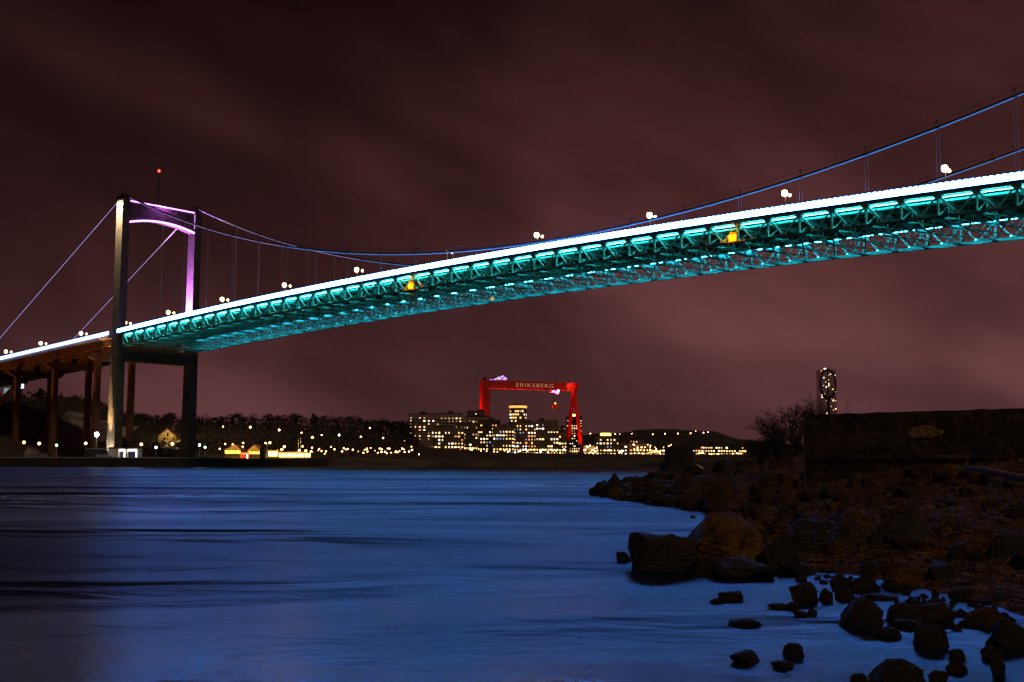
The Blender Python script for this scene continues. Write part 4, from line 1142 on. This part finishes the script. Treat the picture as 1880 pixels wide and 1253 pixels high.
G = [(608, 822, 's'), (614.5, 826, 'w'), (599, 830, 'w'), (628.6, 830, 'w'), (638.7, 825.5, 'w'), (648.4, 827, 'w'), (674, 825, 'w'), (675, 830, 'w'), (681, 823.5, 's'), (670, 827, 's'), (701, 830.6, 'w'), (707.5, 830.6, 'w'), (715.5, 824.7, 'w'), (712, 824.5, 's'), (727.7, 830, 'w'), (739, 824.7, 'w'), (734, 829, 's'), (751.5, 830, 'w'), (756, 821, 's'), (757, 827, 'w'), (742, 826, 's')]
for x, y, k in G: lamp(x, y, k, 'warm lamp on the waterfront between the pavilions and the city blocks', 'waterfront lamps left of the city', Y=450+rb.uniform(0, 16), h=4.2, r=.30 if k == 'w' else .2)
r2 = random.Random(44)
for i in range(22):
    lamp(r2.uniform(578, 775), r2.uniform(824, 835), r2.choice('swsso'), 'warm lamp on the waterfront between the pavilions and the city blocks', 'waterfront lamps left of the city', Y=r2.uniform(450, 466), h=4.2, r=r2.choice((.14, .2, .26)))
x = 762
while x < 1038:
    lamp(x, r2.uniform(825.5, 834), r2.choice('wwwwsc'), 'lamp in the bright row at the foot of the waterfront city blocks', 'lamps below the city blocks', Y=r2.uniform(800, 900), h=5, r=.42); x += r2.choice([3.0, 4.5, 6, 7.5])
for x in (1072, 1079.4, 1086, 1093, 1101.7, 1109.7, 1114.8, 1129, 1158, 1183, 1191.6, 1199, 1206.8, 1214, 1222, 1229.6, 1238):
    lamp(x, 838+r2.uniform(-.8, .8), r2.choice('wwwwo'), 'warm lamp along the far quay right of the crane', 'quay lamps right of the crane', Y=640, h=3.6, r=.46)
for i in range(48):
    lamp(r2.uniform(1072, 1240), r2.uniform(816, 836), r2.choice('sswo'), 'small lamp among the low blocks right of the crane', 'lamps among the low blocks', Y=r2.uniform(700, 850), h=5)
for i in range(26):
    lamp(1264+i*3.9, 835.5+r2.uniform(-4.5, .8), r2.choice('sswoo'), 'small lamp along the far shore right of the concrete block', 'lamps right of the concrete block', Y=r2.uniform(620, 760), h=4, r=.34)
for x, y in ((1393, 822), (1401, 833), (1409, 831), (1418, 834)): lamp(x, y, 's', 'faint far light seen through the bare bush', 'lights behind the bush', Y=800, h=4)
for i, (x, y) in enumerate(((1084.5, 796), (1107.8, 795.5), (1130, 797), (1154, 799), (1160.5, 796), (1138, 797), (1199, 797), (1221.5, 796), (1245, 795.5), (1268.5, 795), (1277.5, 791), (1292, 794), (1300, 793))):
    lamp(x, y, 'h', 'orange lamp along the road on the far hill', 'orange lamps on the far hill', Y=2560, h=12, r=.95 if i not in (4, 5, 10) else .6)
# posts with several arms near the pavilions
for px, lab in ((491, 'tall bracket mast with two lamps left of the small bright pavilion'),):
    a_ = at(px, 815, 460); zl = land(a_.x, 460)
    e = empty('bracket_mast', (a_.x, 460, zl), 0, lab, 'mast'); H = a_.z-zl
    MB().tube([(0, 0, 0), (0, 0, H)], [.14, .1], 6).build('pole', M_white, e); MB().bar((-1.2, 0, H-.3), (1.2, 0, H-.3), .12).build('arm', M_white, e)

# ------------------------------------------------------------------ trees on the ridge
M_tree = mat('night_foliage', (.035, .028, .02), .95, scale=1.5, var=.4)
def ridge_tree(seed, h, kind):
    r = random.Random(seed); tr = MB(); cw = MB()
    tr.tube([(0, 0, -1), (r.uniform(-.2, .2), 0, h*.4), (r.uniform(-.4, .4), 0, h*.8)], [.32, .22, .06], 6)
    for i in range(9):
        z = h*r.uniform(.3, .75); a = r.uniform(0, 6.28); L = h*r.uniform(.15, .33)
        tr.tube([(0, 0, z), (math.cos(a)*L*.6, math.sin(a)*L*.6, z+L*.5), (math.cos(a)*L, math.sin(a)*L, z+L)], [.1, .06, .02], 4, False)
    cl = []
    for i in range(26):
        if kind == 'conifer':
            z = r.uniform(.2, 1.0); rr = (1.02-z)*.34*r.uniform(.3, 1); a = r.uniform(0, 6.28); cl.append((Vector((math.cos(a)*rr*h, math.sin(a)*rr*h, z*h)), h*.07*(1.4-z)))
        else:
            a = r.uniform(0, 6.28); z = r.uniform(.34, .96); rr = .36*math.sqrt(max(0, 1-((z-.6)/.4)**2))*r.uniform(.35, 1); cl.append((Vector((math.cos(a)*rr*h, math.sin(a)*rr*h, z*h)), h*r.uniform(.05, .12)))
    for c, s_ in cl:
        for k in range(46 if kind != 'bare' else 34):
            d = Vector((r.gauss(0, 1), r.gauss(0, 1), r.gauss(0, .8))); p = c+d*s_*.62
            if kind == 'bare':
                u = Vector((r.gauss(0, .5), r.gauss(0, .5), abs(r.gauss(.8, .4)))).normalized(); L = r.uniform(.5, 1.4); v = u.orthogonal().normalized()*.035
                cw.face([p-v, p+v, p+u*L])
            else:
                u = Vector((r.gauss(0, 1), r.gauss(0, 1), r.gauss(0, 1))).normalized(); v = u.orthogonal().normalized(); q = r.uniform(.14, .34)
                cw.face([p-u*q, p+v*q*.6, p+u*q, p-v*q*.6])
    return tr.mesh('trunk', M_bark), cw.mesh('crown', M_tree)
TV = [(ridge_tree(50+i, 10.0, k), k) for i, k in enumerate(['round', 'bare', 'round', 'conifer', 'bare', 'round'])]
TL = {'round': ('full dark tree in the tree line on the ridge behind the waterfront', 'full trees on the ridge'), 'bare': ('thin leafless tree in the tree line on the ridge behind the waterfront', 'leafless trees on the ridge'), 'conifer': ('dark pointed conifer in the tree line on the ridge', 'conifers on the ridge')}
def ridge(px, ytop, Y, v=None, lab=None, sc=None):
    (tm, cm), k = TV[v if v is not None else rt_.randrange(6)]
    p = at(px, ytop, Y); zb_ = land(p.x, Y)
    h = max(6.5, p.z-zb_+.5)
    l, g = TL[k]
    e = empty('tree', (p.x, Y, p.z-h), rt_.uniform(0, 6.28), lab or l, 'tree', None if lab else g)
    w = (sc or 1)*rt_.uniform(1.0, 1.45)*max(.8, min(1.25, h/10))
    e.scale = (w, w, h/10)
    link('trunk', tm, e); link('crown', cm, e)
rt_ = random.Random(9)
SIL = [(0, 742), (28, 735), (40, 728), (60, 742), (75, 742), (110, 738), (130, 733), (150, 730), (165, 738), (185, 738), (205, 748), (235, 756), (270, 762), (330, 762), (400, 762), (470, 762), (520, 762), (555, 758), (600, 763), (640, 765), (655, 763), (680, 768), (705, 769), (725, 775), (745, 772), (760, 782)]
for i in range(96):
    x = 2+i*7.9+rt_.uniform(-4, 4); Y = rt_.uniform(585, 640) if x > 230 else rt_.uniform(545, 590)
    ridge(x, interp(x, SIL)+rt_.uniform(-2.5, 7), Y)
ridge(75, 716, 545, 3, 'tall spreading conifer above the rocky hill between viaduct columns', 1.9)
ridge(34, 729, 545, 1, 'bare tall tree right of the first viaduct column, above the rocky hill'); ridge(105, 727, 550, 0, 'bushy dark tree just right of the second viaduct column pair')
ridge(138, 729, 552, 0, 'broad tree left of the third viaduct column pair'); ridge(748, 768, 900, 0, 'dark tree at the left end of the hill blocks')
ridge(735, 776, 905, 2, 'rounded dark tree next to the hill blocks, lower one'); ridge(360, 808, 470, 5, 'dark tree standing right beside the far tower leg')
for x, y, Y in ((275, 800, 545), (340, 806, 500), (283, 812, 490), (330, 815, 470), (300, 822, 470), (312, 823, 465)): ridge(x, y, Y, 2 if Y > 480 else 0, 'dark bush or tree close around the yellow house') if False else ridge(x, y, Y, 2)
# understorey along the slope reads as one mass
m = MB(); r = random.Random(77)
for i in range(15000):
    px = r.uniform(-20, 770); Y = r.uniform(486, 650); p = at(px, 800, Y); z = land(p.x, Y)
    if px < 240 and z > 5 and r.random() < .6: continue
    u = Vector((r.gauss(0, 1), r.gauss(0, 1), r.gauss(0, 1))).normalized(); v = u.orthogonal().normalized(); q = r.uniform(.4, 1.1); c = Vector((p.x, Y, z+r.uniform(0, 3.4) if r.random() < .6 else r.uniform(1, 7.5)))
    m.face([c-u*q, c+v*q*.6, c+u*q, c-v*q*.6])
us = m.build('undergrowth', M_tree); tag(us, 'dark undergrowth covering the slope behind the waterfront', 'undergrowth', kind='stuff')
# bare rock cliff on the left hill
m = MB(); n = 40; k = 14
for j in range(k):
    for i in range(n):
        X = -232+i*1.65; f = j/(k-1); Y = 455+f*60; z = 2.5+f*22*(1-.35*smooth(-200, -170, X))
        q = noise.noise(Vector((X*.09, Y*.06, 4)))*5+noise.noise(Vector((X*.3, z*.3, 1)))*1.8
        m.v.append(Vector((X+q*.3, Y-3+q, z+q*.5)))
for j in range(k-1):
    for i in range(n-1): m.f.append([j*n+i, j*n+i+1, (j+1)*n+i+1, (j+1)*n+i])
cl_ = m.build('cliff', mat('grey_cliff', (.26, .23, .22), .9, scale=.12, var=.6, bump=.8, base2=(.03, .025, .022)), None, None, True); cl_['kind'] = 'structure'

# ------------------------------------------------------------------ lights
def lamp_light(kind, name, loc, col, power, **kw):
    ld = bpy.data.lights.new(name, kind); ld.color = col; ld.energy = power
    for k_, v_ in kw.items(): setattr(ld, k_, v_)
    o = bpy.data.objects.new(name, ld); COL.objects.link(o); o.location = loc; return o
def aim(o, tgt):
    d = Vector(tgt)-o.location; o.rotation_euler = d.to_track_quat('-Z', 'Y').to_euler()
def floodlight(loc, tgt, col, power, size, name='floodlight', label=None):
    o = lamp_light('SPOT', name, loc, col, power, spot_size=rad(size), spot_blend=.5, shadow_soft_size=.4); aim(o, tgt); return o
# golden floodlights up and down the near leg's outer face
floodlight(bw(-6.4, -3.0, 3.6), bw(-6.4, .4, 45), (1, .60, .24), 4300000, 30)
floodlight(bw(-6.4, -4.5, HT-1.5), bw(-6.4, .4, HT-7), (1, .74, .42), 110000, 110)
floodlight(bw(-6.4, -1.6, 3.4), bw(-6.4, .3, 14), (1, .78, .5), 26000, 80)
# violet floodlights on the inner face of the far leg
floodlight(bw(-6.4, 25.0, 50), bw(-6.4, 30.0, 72), (.62, .16, 1), 800000, 60)
floodlight(bw(-5.0, 26.5, 48), bw(-5.2, 30.0, 60), (1, .35, .9), 380000, 70)
floodlight(bw(-3.2, 16.6, 96.5), bw(-4.2, 16.6, 92), (.65, .12, 1), 8000, 150)
# sodium light under the viaduct
for s in (-150, -115, -80, -48, -18):
    floodlight(bw(s, 15, 5), bw(s+4, 15, 40), (1, .36, .07), 11000, 70)
for s in (-160, -128, -96, -64, -34):
    floodlight(bw(s-12, -22, 7), bw(s, 4, 42), (1, .38, .09), 24000, 42)
for s in (-108, -76, -44):
    floodlight(bw(s, 6, 4), bw(s+10, 10, 14), (1, .36, .06), 1600, 80)
# the tall white mast lamp and the lamp before the house throw their own light
pm = at(178, 801.5, 399.5); floodlight(pm, pm+Vector((-8, 60, -6)), (.85, .92, 1), 34000, 100, 'mast_lamp')
ph = at(318, 818, 500); floodlight(ph, ph+Vector((-1, 20, 2)), (1, .75, .35), 16000, 120, 'house_lamp')
# red floodlights of the crane
def cw_(x, y, z): return cr.matrix_basis @ Vector((x, y, z))
CM = Matrix.Translation(cr.location) @ Matrix.Rotation(gr, 4, 'Z')
def cw_(x, y, z): return CM @ Vector((x, y, z))
for x in (16, 38, 60, 82, 100): floodlight(cw_(x, 5, zbase+40), cw_(x, 5, zg-GH), (1, .06, .03), 110000, 60)
for x in (10, 50, 90): floodlight(cw_(x, -60, zbase+30), cw_(x, 0, zg-4), (1, .12, .08), 6000, 50)
for x in range(14, 108, 9): floodlight(cw_(x, -2.4, zg-GH-7), cw_(x, 0, zg-GH+.5), (1, .06, .03), 1500, 95)
floodlight(cw_(-16, 0, zbase+30), cw_(0, 4, zg-24), (1, .03, .015), 170000, 70)
floodlight(cw_(4, -24, zbase+34), cw_(4, 0, zg-22), (1, .08, .05), 5000, 70)
floodlight(cw_(xm-20, -30, zbase+8), cw_(xm, -4, zbase+40), (1, .02, .01), 130000, 80)
floodlight(cw_(GL-9, -9, zg-3), cw_(GL-9, 0, zg-3), (1, .1, .05), 6000, 80)
for px, py, Yd, pw in ((427, 833, 451, 1800), (466, 833, 452, 1500), (501, 836, 448, 3000), (525, 838, 448, 3000), (555, 838, 448, 3000), (610, 830, 520, 5000), (700, 832, 560, 5000)):
    q_ = at(px, py-3, Yd-2); floodlight(q_, q_+Vector((0, 6, -3)), (1, .5, .1), pw*1.6, 130, 'awning_lamp')
for px in (800, 850, 900, 950, 1000, 1110, 1170, 1220):
    q_ = at(px, 831, 905 if px < 1040 else 880); floodlight(q_, q_+Vector((0, 30, 3)), (1, .55, .22), 34000, 140, 'square_lamp')
for s, t in ((146.8, -1.0), (244.1, -1.0)):
    floodlight(bw(s, t-.9, zc(s)-TD+.9), bw(s, t+3, zc(s)-TD+.6), (1, .10, .0), 2600, 150, 'amber_light')
# pale moonlit fill of a town night: one weak warm sun
sun = lamp_light('SUN', 'sun', (0, 0, 100), (1, .72, .46), .46, angle=rad(6))
sun.rotation_euler = (rad(40), 0, rad(24))

# ------------------------------------------------------------------ sky
wd_ = bpy.data.worlds.new('World'); SC.world = wd_; wd_.use_nodes = True
nt = wd_.node_tree; N = nt.nodes; L = nt.links; N.clear()
out = N.new('ShaderNodeOutputWorld'); bg = N.new('ShaderNodeBackground'); L.new(bg.outputs['Background'], out.inputs['Surface'])
tc = N.new('ShaderNodeTexCoord'); sx = N.new('ShaderNodeSeparateXYZ'); L.new(tc.outputs['Generated'], sx.inputs['Vector'])
ramp = N.new('ShaderNodeValToRGB'); e = ramp.color_ramp.elements
stops = [(0.0, (.118, .044, .047)), (.10, (.100, .035, .037)), (.19, (.068, .0215, .0225)), (.30, (.037, .0115, .0118)), (.40, (.020, .0063, .0064)), (1, (.010, .003, .003))]
e[0].position = 0; e[0].color = (*stops[0][1], 1); e[1].position = 1; e[1].color = (*stops[-1][1], 1)
for p_, c_ in stops[1:-1]: q = e.new(p_); q.color = (*c_, 1)
L.new(sx.outputs['Z'], ramp.inputs['Fac'])
def math_(op, a, b=None, clamp=False):
    n_ = N.new('ShaderNodeMath'); n_.operation = op; n_.use_clamp = clamp
    for i, q in enumerate((a, b)):
        if q is None: continue
        if isinstance(q, (int, float)): n_.inputs[i].default_value = q
        else: L.new(q, n_.inputs[i])
    return n_.outputs[0]
# soft drifting cloud bands
mp = N.new('ShaderNodeMapping'); mp.vector_type = 'TEXTURE'; mp.inputs['Rotation'].default_value = (0, rad(26), 0); mp.inputs['Scale'].default_value = (1/3.2, 1.0, 1/7.0); mp.inputs['Location'].default_value = (1.3, .4, .2)
L.new(tc.outputs['Generated'], mp.inputs['Vector'])
n1 = N.new('ShaderNodeTexNoise'); n1.inputs['Scale'].default_value = 1.0; n1.inputs['Detail'].default_value = 4; n1.inputs['Roughness'].default_value = .45; n1.inputs['Distortion'].default_value = .35
L.new(mp.outputs['Vector'], n1.inputs['Vector'])
mr = N.new('ShaderNodeMapRange'); mr.inputs['From Min'].default_value = .34; mr.inputs['From Max'].default_value = .68; mr.inputs['To Min'].default_value = .60; mr.inputs['To Max'].default_value = 1.6
mr.interpolation_type = 'SMOOTHSTEP'
L.new(n1.outputs['Fac'], mr.inputs['Value'])
mx_ = N.new('ShaderNodeMapRange'); mx_.inputs['From Min'].default_value = -.42; mx_.inputs['From Max'].default_value = .42; mx_.inputs['To Min'].default_value = .52; mx_.inputs['To Max'].default_value = 1.15
L.new(sx.outputs['X'], mx_.inputs['Value'])
mp5 = N.new('ShaderNodeMapping'); mp5.vector_type = 'TEXTURE'; mp5.inputs['Rotation'].default_value = (0, rad(31), 0); mp5.inputs['Scale'].default_value = (1/5, .5, 1/20); mp5.inputs['Location'].default_value = (5, 2, 1)
L.new(tc.outputs['Generated'], mp5.inputs['Vector'])
n5 = N.new('ShaderNodeTexNoise'); n5.inputs['Scale'].default_value = 1; n5.inputs['Detail'].default_value = 5; n5.inputs['Distortion'].default_value = .6
L.new(mp5.outputs['Vector'], n5.inputs['Vector'])
mr5 = N.new('ShaderNodeMapRange'); mr5.inputs['From Min'].default_value = .3; mr5.inputs['From Max'].default_value = .7; mr5.inputs['To Min'].default_value = .92; mr5.inputs['To Max'].default_value = 1.08
L.new(n5.outputs['Fac'], mr5.inputs['Value'])
k_ = math_('MULTIPLY', math_('MULTIPLY', mr.outputs['Result'], mx_.outputs['Result']), mr5.outputs['Result'])
mul = N.new('ShaderNodeMixRGB'); mul.blend_type = 'MULTIPLY'; mul.inputs['Fac'].default_value = 1
L.new(ramp.outputs['Color'], mul.inputs['Color1']); L.new(k_, mul.inputs['Color2'])
L.new(mul.outputs['Color'], bg.inputs['Color']); bg.inputs['Strength'].default_value = 1.0

# ------------------------------------------------------------------ camera and render settings
cd = bpy.data.cameras.new('camera'); co = bpy.data.objects.new('camera', cd); COL.objects.link(co)
cd.sensor_width = 36; cd.lens = F/1880*36; cd.clip_start = .1; cd.clip_end = 12000
co.location = (0, 0, CAMH)
M3 = Matrix.Rotation(math.pi/2+PITCH, 3, 'X') @ Matrix.Rotation(-ROLL, 3, 'Z')
co.rotation_euler = M3.to_euler()
SC.camera = co
SC.view_settings.view_transform = 'Standard'; SC.view_settings.look = 'None'; SC.view_settings.exposure = 0; SC.view_settings.gamma = 1
try:
    cy_ = SC.cycles; cy_.use_denoising = True; cy_.max_bounces = 5; cy_.diffuse_bounces = 2; cy_.glossy_bounces = 3; cy_.sample_clamp_indirect = 6; cy_.caustics_reflective = False; cy_.caustics_refractive = False
    cy_.use_light_tree = True
except Exception as ex: print(ex)
bpy.context.view_layer.update()
